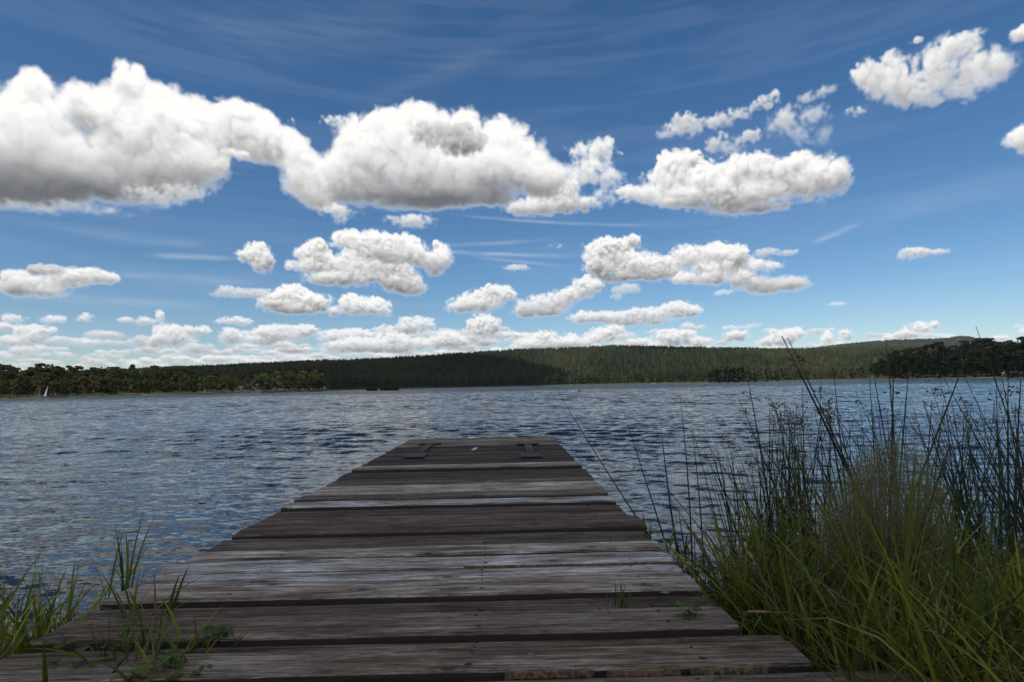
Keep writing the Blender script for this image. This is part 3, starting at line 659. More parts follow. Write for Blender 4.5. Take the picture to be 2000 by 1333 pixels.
# right headland
for row, (back, h0, h1) in enumerate(((70, 18, 22), (46, 17, 21), (26, 15, 19), (8, 10, 14))):
    px = 1712 + row * 4 - (6 if row == 3 else 0)
    while px < 2045:
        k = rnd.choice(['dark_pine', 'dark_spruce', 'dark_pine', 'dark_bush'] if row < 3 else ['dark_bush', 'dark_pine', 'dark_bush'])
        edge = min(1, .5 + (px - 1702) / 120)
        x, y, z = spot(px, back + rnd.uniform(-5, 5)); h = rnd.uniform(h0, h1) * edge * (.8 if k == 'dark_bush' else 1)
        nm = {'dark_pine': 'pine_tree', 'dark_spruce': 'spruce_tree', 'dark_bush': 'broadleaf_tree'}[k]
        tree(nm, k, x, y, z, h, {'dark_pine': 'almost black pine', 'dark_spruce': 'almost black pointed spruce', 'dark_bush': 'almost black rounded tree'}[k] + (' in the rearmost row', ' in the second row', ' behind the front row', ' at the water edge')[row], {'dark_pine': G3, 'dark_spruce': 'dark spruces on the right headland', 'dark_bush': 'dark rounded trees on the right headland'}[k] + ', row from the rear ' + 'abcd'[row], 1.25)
        px += rnd.uniform(14, 22) * (.72 if px > 1900 else 1)
# the forest on the hills reads as one mass: small cone-shaped firs and round crowns joined
def forest(name, px0, px1, r_of, n, hgt, wid, seed, c0, c1, label):
    rg = np.random.default_rng(seed)
    px = rg.uniform(px0, px1, n); az = np.arctan((px - 988) / 1111)
    lo, hi = r_of(px); r = np.sqrt(rg.uniform(0, 1, n) * (hi ** 2 - lo ** 2) + lo ** 2) / np.cos(az)
    z = ground_h(px, r, az) - .3
    h = hgt * rg.uniform(.60, 1.12, n); w_ = wid * rg.uniform(.7, 1.35, n)
    x = r * np.sin(az); y = r * np.cos(az)
    K = 6; tiers = 3
    round_ = rg.random(n) < .45
    V = []; Fc = []
    ang = np.arange(K) * 2 * np.pi / K
    for t_ in range(tiers):
        zb = .18 + .26 * t_; zt = min(1.0, zb + .42)
        ra = w_ * (1 - .27 * t_ * (1 - .4 * round_)) * (.5)
        jit = rg.uniform(.6, 1.3, (n, K)); zj = rg.uniform(-.07, .05, (n, K))
        a_ = ang[None, :] + rg.uniform(0, 1, (n, 1))
        ring = np.stack([x[:, None] + np.cos(a_) * ra[:, None] * jit, y[:, None] + np.sin(a_) * ra[:, None] * jit, z[:, None] + h[:, None] * (zb + zj)], -1)
        zt_ = np.where(round_, zb + .34, zt)
        apex = np.stack([x + rg.normal(0, .25, n), y + rg.normal(0, .25, n), z + h * zt_], -1)[:, None, :]
        V.append(np.concatenate([ring, apex], 1))
    V = np.stack(V, 1)                                                # n, tiers, K+1, 3
    base = (np.arange(n * tiers) * (K + 1))[:, None, None]
    tri = np.array([[k, (k + 1) % K, K] for k in range(K)])[None]
    Fc = (base + tri).reshape(-1, 3)
    tt = np.clip(rg.random(n)[:, None] ** 1.4 * .75 + .75 * (vnoise(x * .009, y * .006, seed)[:, None] - .25) + .3 * (vnoise(x * .03, y * .02, seed + 9)[:, None] - .5), 0, 1.2)
    C = np.array(c0) * (1 - tt) + np.array(c1) * tt
    C = np.repeat(C, tiers * (K + 1), 0) * rg.uniform(.8, 1.2, (n * tiers * (K + 1), 1))
    o = mesh(name, V.reshape(-1, 3), Fc, LEAF, cols=C, kind='stuff'); tag(o, label, None); return o
forest('hillside_forest', -80, 2100, lambda p: (interp(p, SHORE) + np.where(p < 640, 330, np.where(p > 1702, 90, 28)), np.full_like(p, RD + 60)), 30000, 17, 7.0, 5, (.008, .013, .006), (.046, .054, .019), 'dense mixed forest covering the low hill behind the lake')
forest('distant_forest', 150, 2050, lambda p: (np.full_like(p, 2300.0), np.full_like(p, FD + 80)), 30000, 18, 11, 6, (.016, .026, .014), (.045, .058, .026), 'blue green forest on the farther hill at the right')
# ---------------------------------------------------------------- pier
def wood_material(name='weathered_wood'):
    """silvered pine: the plank's own tone is its object colour; grain, cracks, knots and stains run along x"""
    m, t, p = mat_new(name)
    tc_ = t.nodes.new('ShaderNodeTexCoord'); oi = t.nodes.new('ShaderNodeObjectInfo')
    cmb = nd(t, 'ShaderNodeCombineXYZ'); mul = nd(t, 'ShaderNodeMath', operation='MULTIPLY'); mul.inputs[1].default_value = 37.0
    t.links.new(oi.outputs['Random'], mul.inputs[0]); t.links.new(mul.outputs[0], cmb.inputs[0]); t.links.new(mul.outputs[0], cmb.inputs[2])
    add = nd(t, 'ShaderNodeVectorMath', operation='ADD'); t.links.new(tc_.outputs['Object'], add.inputs[0]); t.links.new(cmb.outputs[0], add.inputs[1])
    # knots bend the grain
    vk = nd(t, 'ShaderNodeTexVoronoi', i_Scale=1.0, voronoi_dimensions='2D'); mk = nd(t, 'ShaderNodeMapping'); mk.inputs['Scale'].default_value = (1.7, 5.2, 2.0)
    t.links.new(add.outputs[0], mk.inputs[0]); t.links.new(mk.outputs[0], vk.inputs['Vector'])
    knot = ramp(t, vk.outputs['Distance'], [(.025, (.95,) * 3), (.05, (.3,) * 3), (.07, (.55,) * 3), (.11, (0,) * 3)])
    def nz(sc, scale, det=4.0, rough=.6, dist=0.0):
        mp = nd(t, 'ShaderNodeMapping'); mp.inputs['Scale'].default_value = sc; t.links.new(add.outputs[0], mp.inputs[0])
        n = nd(t, 'ShaderNodeTexNoise', i_Scale=scale, i_Detail=det, i_Roughness=rough, i_Distortion=dist); t.links.new(mp.outputs[0], n.inputs['Vector']); return n.outputs[0]
    grain = nz((1, 26, 26), 3.2, 6.0, .62, .25); fine = nz((1, 16, 16), 22.0, 4.0, .7); stain = nz((1, 5.5, 5.5), 2.4, 8.0, .66, .5); fibre = nz((1, 60, 60), 6.0, 2.0)
    g1 = ramp(t, grain, [(.30, (.25,) * 3), (.44, (.74,) * 3), (.56, (1.0,) * 3), (.70, (1.5,) * 3)])
    f1 = ramp(t, fine, [(.36, (.45,) * 3), (.5, (1.0,) * 3), (.64, (1.45,) * 3)])
    st = ramp(t, stain, [(.34, (.36, .28, .23)), (.46, (.74, .66, .60)), (.55, (1, 1, 1)), (.68, (1.38, 1.42, 1.45))])
    cc = mixc(t, 1.0, oi.outputs['Color'], g1, 'MULTIPLY'); cc = mixc(t, 1.0, cc, f1, 'MULTIPLY'); cc = mixc(t, 1.0, cc, st, 'MULTIPLY')
    cc = mixc(t, knot, cc, (.045, .03, .022))
    crack = ramp(t, fibre, [(.33, (1,) * 3), (.39, (0,) * 3)]); crm = nd(t, 'ShaderNodeMath', operation='MULTIPLY'); t.links.new(crack, crm.inputs[0])
    cm = ramp(t, stain, [(.40, (1,) * 3), (.6, (.1,) * 3)]); t.links.new(cm, crm.inputs[1])
    cc = mixc(t, crm.outputs[0], cc, (.018, .014, .012))
    # thin dark lines that follow the growth rings, and short open checks
    ring = nz((1, 34, 34), 1.1, 5.0, .55, .3); chk = nz((1, 70, 70), 2.6, 2.0, .5)
    rl = ramp(t, ring, [(.47, (0,) * 3), (.495, (1,) * 3), (.505, (1,) * 3), (.53, (0,) * 3)]); rl2 = ramp(t, ring, [(.57, (0,) * 3), (.585, (1,) * 3), (.60, (0,) * 3)])
    cc = mixc(t, rl, cc, mixc(t, 1.0, cc, (.52, .46, .42), 'MULTIPLY')); cc = mixc(t, rl2, cc, mixc(t, 1.0, cc, (.45, .38, .34), 'MULTIPLY'))
    ck = ramp(t, chk, [(.29, (1,) * 3), (.33, (0,) * 3)]); cc = mixc(t, ck, cc, (.02, .015, .012))
    # darker brown on the sides of the boards
    ge = nd(t, 'ShaderNodeNewGeometry'); sn = nd(t, 'ShaderNodeSeparateXYZ'); t.links.new(ge.outputs['Normal'], sn.inputs[0])
    side = nd(t, 'ShaderNodeMapRange'); t.links.new(sn.outputs[2], side.inputs[0])
    for i, v_ in enumerate((.35, .75, 1, 0)): side.inputs[i + 1].default_value = v_
    cc = mixc(t, side.outputs[0], cc, (.060, .046, .036))
    t.links.new(cc, p.inputs['Base Color']); p.inputs['Roughness'].default_value = .78; p.inputs['Specular IOR Level'].default_value = .3
    hsum = nd(t, 'ShaderNodeMath', operation='ADD'); t.links.new(grain, hsum.inputs[0]); t.links.new(fine, hsum.inputs[1])
    hs2 = nd(t, 'ShaderNodeMath', operation='SUBTRACT'); t.links.new(hsum.outputs[0], hs2.inputs[0]); t.links.new(crm.outputs[0], hs2.inputs[1])
    b = nd(t, 'ShaderNodeBump'); b.inputs['Distance'].default_value = .006; b.inputs['Strength'].default_value = .9
    t.links.new(hs2.outputs[0], b.inputs['Height']); t.links.new(b.outputs[0], p.inputs['Normal'])
    return m
WOOD = wood_material()
RUST = simple('rusty_iron', (.050, .036, .032), .7, .5, 60, .3)
FRESH = simple('fresh_split_wood', (.125, .078, .045), .9, .85, 85)
pier = empty('pier', (0, 0, 0)); tag(pier, 'weathered grey wooden pier of cross boards running out into the lake', 'pier')
def deckx(px, py): return at_z(px, py, DECK)
# (far edge y, near edge y) on the photograph at x = 950; tone; extra height; colour cast
LT, MD, DK = (.205, .202, .202), (.115, .106, .102), (.062, .051, .046)
ROWS = [(855, 860.6, (.15, .145, .138), 0), (861, 865.5, (.13, .122, .112), 0), (866, 871.3, (.14, .132, .125), .004),
        (873, 881.6, DK, 0), (882.6, 888.6, (.07, .062, .056), 0), (889.6, 896.4, (.085, .078, .07), 0), (897.5, 904.0, DK, -.002),
        (905.5, 915.5, (.165, .16, .155), .012), (918.5, 929.8, (.075, .066, .06), 0), (930.3, 942.8, (.09, .082, .076), .002),
        (944.3, 951.6, LT, 0), (952.2, 959.8, (.19, .187, .185), 0), (961.6, 972.0, (.12, .115, .11), .010), (974.5, 984.4, (.34, .345, .355), .005),
        (989.5, 1002.6, (.088, .074, .067), 0), (1003.2, 1016.4, (.105, .09, .083), 0), (1017.2, 1036.6, (.097, .083, .077), .006),
        (1042.5, 1063.4, (.10, .092, .085), -.004), (1064.2, 1081.5, (.20, .197, .193), .003), (1085.7, 1106.4, (.235, .232, .232), .002),
        (1108.8, 1129.8, (.245, .242, .24), 0), (1130.3, 1163.0, (.19, .185, .181), .008), (1172.0, 1195.2, (.094, .082, .076), -.004),
        (1195.8, 1238.0, (.128, .118, .110), .006), (1250.0, 1266.0, (.112, .098, .090), -.003), (1267.2, 1312.0, (.142, .134, .124), .004),
        (1327.0, 1372.0, (.13, .12, .112), .0), (1384.0, 1440.0, (.10, .09, .085), .002), (1452.0, 1530, (.11, .1, .09), 0)]
def plank(i, y0, y1, tone, dz):
    rg = random.Random(40 + i * 7 + int(y0 * 3))
    far = deckx(950, y0)[1]; near = deckx(950, y1)[1]
    wq = far - near
    # the ends follow the two edges of the walkway seen in the photograph, each board a little long or short
    ym = (y0 + y1) / 2
    pl_, pr_ = 500.0, 1200.0
    for _ in range(8):
        yl_ = ym + .02 * (950 - pl_); yr_ = ym - .02 * (pr_ - 950); pl_ = 805 + 1.857 * (857 - yl_); pr_ = 1078 + .977 * (yr_ - 851)
    xl = deckx(pl_, yl_)[0] + rg.uniform(-.014, .012)
    xr = deckx(pr_, yr_)[0] + rg.uniform(-.008, .008)
    if i == 16: xr += .03
    if i >= 26: xl -= .5; xr += .4
    if i in (24, 25): xr += .10
    sk = rg.uniform(-.006, .006) * min(1, wq / .15)
    n = 30; th = .034; V = []; Fc = []
    sd = rg.random() * 50; wob = .0035 if i not in (16, 21, 23, 25) else .007
    top = DECK + dz
    cup = rg.uniform(-.002, .004); tilt = rg.uniform(-.003, .003); zr = rg.uniform(-.004, .004)
    for k in range(n + 1):
        u_ = k / n; x = xl + (xr - xl) * u_
        def nn(a, f): return float(vnoise(np.array(x * f + sd), np.array(a + sd), 3)) - .5
        yf = far - .001 + sk * (u_ - .5) + wob * nn(1, 5) * 1.4; yn = near + sk * (u_ - .5) + wob * nn(2, 5) * 1.6 + wob * nn(5, 19)
        if i == 21 and u_ > .5: yn -= .012 * (u_ - .5)
        zz = top + zr * (u_ - .5) + .004 * nn(3, 2)
        e = .5 - abs(u_ - .5)
        if k in (0, n): zz -= .002
        r = min(.005, wq * .1)
        P = [(yf, zz - th), (yf, zz - r), (yf - r * 1.2, zz + tilt), (yf + (yn - yf) * .5, zz + cup), (yn + r * 1.3, zz - tilt), (yn, zz - r * 1.4), (yn + .002, zz - th)]
        for (yy, z_) in P: V.append((x + rg.uniform(-.002, .002) * (k in (0, n)), yy, z_))
    K = 7
    for k in range(n):
        for j in range(K):
            a, b = j, (j + 1) % K
            Fc.append((k * K + a, k * K + b, (k + 1) * K + b, (k + 1) * K + a))
    Fc.append(tuple(range(K))[::-1]); Fc.append(tuple(n * K + j for j in range(K)))
    o = mesh('plank', V, [f[::-1] for f in Fc], WOOD, pier)
    o.color = tuple(min(.6, c_ * k_ * (c_ / .15) ** .75) for c_, k_ in zip(tone, (2.30, 2.12, 1.92))) + (1,)
    if i == 13: o['label'] = 'pale almost white board with a dark brown front edge'
    # nails: two at each bearer
    if i >= 14:
        for xb in (-.95 + rg.uniform(-.02, .02), -.1, .46 + rg.uniform(-.02, .02)):
            for q in (.25, .75):
                mb = MB(); mb.tube([(xb + rg.uniform(-.02, .02), near + (far - near) * q, top - .002), (xb, near + (far - near) * q, top + .0022)], [.0027, .0027], 7)
                mb.build('nail', RUST, o)
    return o
PL = []
for i, (y0_, y1_, tone_, dz_) in enumerate(ROWS):
    dep_ = deckx(950, y0_)[1] - deckx(950, y1_)[1]
    if dep_ > .21 and i < 19:                       # what looks like one wide board far out is two or three narrow ones
        q_ = 3 if dep_ > .42 else 2; inv0, inv1 = deckx(950, y0_)[1], deckx(950, y1_)[1]
        for k_ in range(q_):
            a_ = inv0 + (inv1 - inv0) * k_ / q_ - (.004 if k_ else 0); b_ = inv0 + (inv1 - inv0) * (k_ + 1) / q_ + .004 * (k_ < q_ - 1)
            f_ = (.86, 1.16, .95)[(k_ + i) % 3]
            PL.append(plank(i, proj((0, a_, DECK))[1] + .02 * (proj((0, a_, DECK))[0] - 950), proj((0, b_, DECK))[1] + .02 * (proj((0, b_, DECK))[0] - 950), tuple(c_ * f_ for c_ in tone_), dz_ * (k_ == q_ - 1)))
    else: PL.append(plank(i, y0_, y1_, tone_, dz_))
    if i == 25: P25 = PL[-1]
y_far = deckx(950, 854)[1]
for xb in (-1.12, -.1, .52):
    mb = MB(); mb.box((xb, (y_far + .6) / 2 - .1, DECK - .034 - .066), (.04, (y_far - .6) / 2 + .12, .06)); o = mb.build('bearer', WOOD, pier); o.color = (.07, .06, .05, 1)
for yy in (3.1, 5.2, y_far - .3):
    for xb in (-1.04, .6):
        mb = MB(); mb.tube([(xb, yy, -.8), (xb, yy, DECK - .05)], [.055, .05], 10); o = mb.build('post', WOOD, pier, smooth=True); o.color = (.06, .05, .04, 1)
# freshly split edges
def splinter(x0p, x1p, yp, hh, seed):
    rg = random.Random(seed); a = deckx(x0p, yp); b = deckx(x1p, yp - (x1p - x0p) * .02); n = 40; V = []; Fc = []
    for k in range(n + 1):
        u_ = k / n; x = a[0] + (b[0] - a[0]) * u_; y = a[1] + (b[1] - a[1]) * u_
        wv = hh * (.25 + .75 * rg.random()) * min(1, 6 * min(u_, 1 - u_) + .1)
        V += [(x, y + .004, DECK + .003), (x, y - wv * .5, DECK + .002 + .001 * rg.random()), (x, y - wv, DECK - .010), (x, y, DECK - .02)]
    for k in range(n):
        for j in range(4):
            q = (j + 1) % 4; Fc.append((k * 4 + j, k * 4 + q, (k + 1) * 4 + q, (k + 1) * 4 + j))
    Fc += [(0, 1, 2, 3), tuple(n * 4 + j for j in (3, 2, 1, 0))]
    o = mesh('split_edge', V, Fc, FRESH, pier); o['label'] = 'raw orange brown splintered board edge'
splinter(905, 1335, 1108, .006, 1); splinter(985, 1160, 1316, .007, 3); splinter(1185, 1330, 1313, .005, 4); splinter(1350, 1500, 1309, .008, 6)
# two strap hinges near the far end
def hinge(px, lab):
    c = deckx(px, 872); x = c[0]; y1 = deckx(px, 869)[1]; y0 = deckx(px, 896)[1]
    h = empty('hinge', (0, 0, 0)); h.parent = pier; h['label'] = lab
    z = DECK + .012
    L = y1 - y0
    mb = MB(); mb.box((x, y1 - .05, z), (.13, .045, .006)); mb.tube([(x - .13, y1 - .095, z + .004), (x + .13, y1 - .095, z + .004)], [.011, .011], 8); mb.build('hinge_bar', RUST, h)
    mb = MB(); mb.box((x, y1 - .1 - (L * .66) / 2, z + .004), (.042, L * .31, .005)); mb.tube([(x - .05, y0 + .42 * L, z + .006), (x + .05, y0 + .42 * L, z + .006)], [.009, .009], 8); mb.build('strap', RUST, h)
    mb = MB(); mb.box((x, y0 + L * .13, z + .002), (.105, L * .13, .005))
    mb.tube([(x - .105, y0 + .28 * L, z + .005), (x + .105, y0 + .28 * L, z + .005)], [.010, .010], 8); mb.build('hinge_plate', RUST, h)
    for dx, dy in ((-.07, .05), (.07, .05), (0, .17), (0, .5 * L)):
        mb = MB(); mb.tube([(x + dx, y0 + dy, z), (x + dx, y0 + dy, z + .014)], [.012, .009], 6); mb.build('bolt', RUST, h)
hinge(838, 'strap hinge nearer the left edge of the pier'); hinge(1031, 'strap hinge nearer the right edge of the pier')
# the little white scrap between the hinges and the bent staple
c = deckx(927, 881); mb = MB(); rg = random.Random(3)
mb.tube([(c[0] - .03, c[1], DECK + .006), (c[0] - .01, c[1] - .005, DECK + .02), (c[0] + .008, c[1], DECK + .012), (c[0] + .02, c[1] + .01, DECK + .034), (c[0] + .032, c[1] + .01, DECK + .028)], [.007, .013, .007, .010, .003], 6)
mb.tube([(c[0] - .005, c[1] + .01, DECK + .005), (c[0] + .01, c[1] + .015, DECK + .027)], [.007, .009], 5)
tag(mb.build('white_scrap', simple('white_rag', (.75, .74, .70), .8, .1)), 'tiny crumpled white scrap lying between the two hinges', 'scrap')
c = deckx(1040, 1287); mb = MB(); mb.tube([(c[0] - .010, c[1] + .006, DECK), (c[0] - .009, c[1] + .002, DECK + .012), (c[0] - .002, c[1] - .004, DECK + .014), (c[0] + .006, c[1] - .002, DECK + .013), (c[0] + .008, c[1] + .004, DECK)], [.0013] * 5, 6)
mb.build('staple', simple('grey_steel', (.35, .34, .33), .45, .3, 50, .8), P25)
# ---------------------------------------------------------------- grasses
GRASS = leaf_mat('grass_blades', .35, .5, .2)
def ribbons(B, A, L, Wd, bend, c0, c1, seg=6, twist=None, seed=0):
    """curved tapering leaf ribbons: B base (n,3), A azimuth and initial tilt (n,2), L length, Wd width, bend extra tilt towards the tip"""
    n = len(B); t = np.linspace(0, 1, seg + 1)
    az = A[:, 0][:, None]; tl = A[:, 1][:, None] + bend[:, None] * t[None] ** 1.5
    ds = (L / seg)[:, None]
    hx = np.sin(tl) * ds; hz = np.cos(tl) * ds
    hx = np.concatenate([np.zeros((n, 1)), np.cumsum(hx[:, 1:], 1)], 1); hz = np.concatenate([np.zeros((n, 1)), np.cumsum(hz[:, 1:], 1)], 1)
    P = np.stack([B[:, 0][:, None] + hx * np.cos(az), B[:, 1][:, None] + hx * np.sin(az), B[:, 2][:, None] + hz], -1)
    rg = np.random.default_rng(seed)
    ta = az + np.pi / 2 + (rg.uniform(-1.2, 1.2, (n, 1)) if twist is None else twist) + rg.uniform(-.8, .8, (n, 1)) * t[None]
    side = np.stack([np.cos(ta), np.sin(ta), rg.uniform(-.35, .35, (n, 1)) * np.ones_like(t)[None]], -1)
    prof = np.minimum(1, .35 + 2.2 * t) * (1 - t ** 2.2) ** .9 + .02
    w_ = (Wd[:, None] * .5 * prof[None])[..., None]
    V = np.stack([P - side * w_, P + side * w_], 2)                    # n, seg+1, 2, 3
    idx = (np.arange(n) * (seg + 1) * 2)[:, None, None] + (np.arange(seg) * 2)[None, :, None] + np.array([0, 1, 3, 2])[None, None]
    C = c0[:, None, :] * (1 - t[None, :, None]) + c1[:, None, :] * t[None, :, None]
    return V.reshape(-1, 3), idx.reshape(-1, 4), np.repeat(C[:, :, None, :], 2, 2).reshape(-1, 3), P[:, -1]
PAL = np.array([(.070, .088, .010), (.100, .122, .012), (.155, .175, .018), (.036, .050, .008), (.19, .19, .024), (.050, .066, .014)])
DRY = np.array([(.20, .145, .07), (.15, .11, .055), (.24, .18, .10)])
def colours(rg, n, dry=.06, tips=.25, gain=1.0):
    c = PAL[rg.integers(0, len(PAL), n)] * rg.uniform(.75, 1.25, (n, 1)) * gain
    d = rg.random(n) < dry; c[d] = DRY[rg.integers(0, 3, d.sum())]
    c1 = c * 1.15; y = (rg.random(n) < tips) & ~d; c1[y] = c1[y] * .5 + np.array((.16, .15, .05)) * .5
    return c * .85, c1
def joined(parts):
    V = []; Fq = []; C = []; b = 0
    for v_, f_, c_ in parts: V.append(v_); Fq.append(f_ + b); C.append(c_); b += len(v_)
    return np.concatenate(V), np.concatenate(Fq), np.concatenate(C)
OUT_R = [(1180, 1300), (1250, 1120), (1300, 1075), (1350, 1030), (1400, 965), (1450, 905), (1500, 880), (1560, 870), (1620, 885), (1700, 900), (1780, 900), (1850, 960), (1900, 1010), (1960, 1045), (2040, 1050), (2400, 1080)]
def proj_np(P):
    c = (P - CAM) @ ROT; return 1000 + F * c[:, 0] / -c[:, 2], 666.5 - F * c[:, 1] / -c[:, 2]
def grass_patch(name, seed, n, xr, yr, lr, wr, outline, label, dry=.05, gain=1.0, keep=None, tilt=.28, bend=(.15, 1.3)):
    rg = np.random.default_rng(seed)
    B = np.stack([rg.uniform(*xr, n), rg.uniform(*yr, n), np.zeros(n)], 1); B[:, 2] = bank_h(B[:, 0], B[:, 1]) - .02
    ok = (bank_shore(B[:, 0]) - B[:, 1]) > -.25
    if keep is not None: ok &= keep(B)
    B = B[ok]; n = len(B)
    L = rg.uniform(*lr, n); A = np.stack([rg.uniform(0, 2 * np.pi, n), np.abs(rg.normal(0, tilt, n))], 1); bd = rg.uniform(*bend, n)
    W_ = rg.uniform(*wr, n)
    # shorten what would stand above the outline of the growth
    for _ in range(6):
        tip = B + np.stack([np.zeros(n), np.zeros(n), L * .86], 1); X, Yp = proj_np(tip)
        lim = interp(X, outline) + rg.normal(0, 14, n); over = Yp < lim
        L = np.where(over, L * .86, L)
    ok = L > .07; B, L, A, bd, W_ = B[ok], L[ok], A[ok], bd[ok], W_[ok]; n = len(B)
    W_ = np.where(rg.random(n) < .3, W_ * .5, W_)
    c0, c1 = colours(rg, n, dry, .3, gain); W_ = np.where(c0[:, 0] > c0[:, 1], np.minimum(W_, .0045), W_)
    V, Fq, C, _ = ribbons(B, A, L, W_, bd, c0, c1, 6, seed=seed)
    o = mesh(name, V, Fq, GRASS, cols=C, kind='stuff'); tag(o, label, None); return o
off_pier = lambda B: (B[:, 0] > .80) | (B[:, 1] < .2)
grass_patch('grass', 1, 6400, (.76, 4.2), (.75, 3.2), (.40, .90), (.007, .016), OUT_R, 'tall green grass crowding the bank right of the pier', keep=off_pier, gain=1.1, bend=(.2, 2.0))
grass_patch('grass', 2, 1500, (.78, 2.6), (.8, 2.2), (.25, .55), (.008, .016), OUT_R, 'broad bladed low grass against the right edge of the pier', .10, 1.35, off_pier, .6)
OUT_L = [(-400, 1040), (0, 1055), (60, 1065), (120, 1085), (160, 1100), (190, 1160), (230, 1230), (300, 1400)]
grass_patch('grass', 3, 1800, (-2.7, -1.36), (1.15, 2.6), (.30, .62), (.008, .017), OUT_L, 'green grass on the bank left of the pier', .06, 1.7, None, .45, (.1, .9))
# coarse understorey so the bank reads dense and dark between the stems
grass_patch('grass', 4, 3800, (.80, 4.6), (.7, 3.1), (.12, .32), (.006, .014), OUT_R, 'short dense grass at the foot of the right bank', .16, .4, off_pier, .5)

# bulrushes: every stem is a thing of its own
def rush_mat(name, c, r=.6): return simple(name, c, r, .35, 30)
STEM = [rush_mat('bulrush_green', (.018, .027, .008)), rush_mat('bulrush_dark', (.010, .014, .006)), rush_mat('bulrush_olive', (.028, .036, .012))]
SPIKE = rush_mat('bulrush_spikelet', (.075, .038, .022), .8)
def bulrush(base, tip, r0, flower, label, group, m=0, sag=.03, seed=0):
    rg = random.Random(seed); base = Vector(base); tip = Vector(tip); d = tip - base
    sid = Vector((d.y, -d.x, 0)); sid = sid.normalized() if sid.length > 1e-4 else Vector((1, 0, 0))
    pts = []; K = 7
    bow = rg.uniform(-1, 1) * sag * d.length
    for i in range(K + 1):
        t_ = i / K; pts.append(d * t_ + Vector((0, 0, -4 * t_ * (1 - t_) * 0)) + sid * 0 + Vector((4 * t_ * (1 - t_) * bow, 0, 0)))
    mb = MB(); mb.tube(pts, [r0 * (1 - .78 * (i / K) ** 1.4) for i in range(K + 1)], 5)
    o = mb.build('bulrush', STEM[m], smooth=True); o.location = base
    tag(o, label, 'bulrush', group)
    if flower:
        fb = MB(); tt = rg.uniform(.90, .965); p0 = pts[-1] * 1.0; p0 = pts[-2].lerp(pts[-1], max(0, (tt - (K - 1) / K) * K))
        for k in range(rg.randint(5, 9)):
            a = rg.uniform(0, 6.28); L = rg.uniform(.008, .05); q = p0 + Vector((math.cos(a) * L, math.sin(a) * L, rg.uniform(-.02, .035)))
            fb.tube([p0, q], [.0009, .0007], 3, cap=False)
            u_ = Vector((math.cos(a) * .4, math.sin(a) * .4, rg.uniform(-.8, 1))).normalized() * rg.uniform(.010, .016); s_ = rg.uniform(.0032, .005)
            fb.tube([q - u_ * .5, q - u_ * .1, q + u_ * .35, q + u_ * .6], [s_ * .4, s_, s_ * .8, s_ * .1], 5)
        fb.build('flower_cluster', SPIKE, o)
    return o
def rush_px(tx, ty, bx, by, dep, r0, flower, label, group=None, m=0, seed=0, lean=0.0, sag=.02):
    base = at_y(bx, by, dep); tip = at_y(tx, ty, dep + lean)
    zb = max(-.05, float(bank_h(np.float64(base[0]), np.float64(base[1]))) - .05)
    d = tip - base; base = base + d * ((zb - base[2]) / d[2])           # rooted in the bottom or the bank
    return bulrush(base, tip, r0, flower, label, group, m, sag, seed)
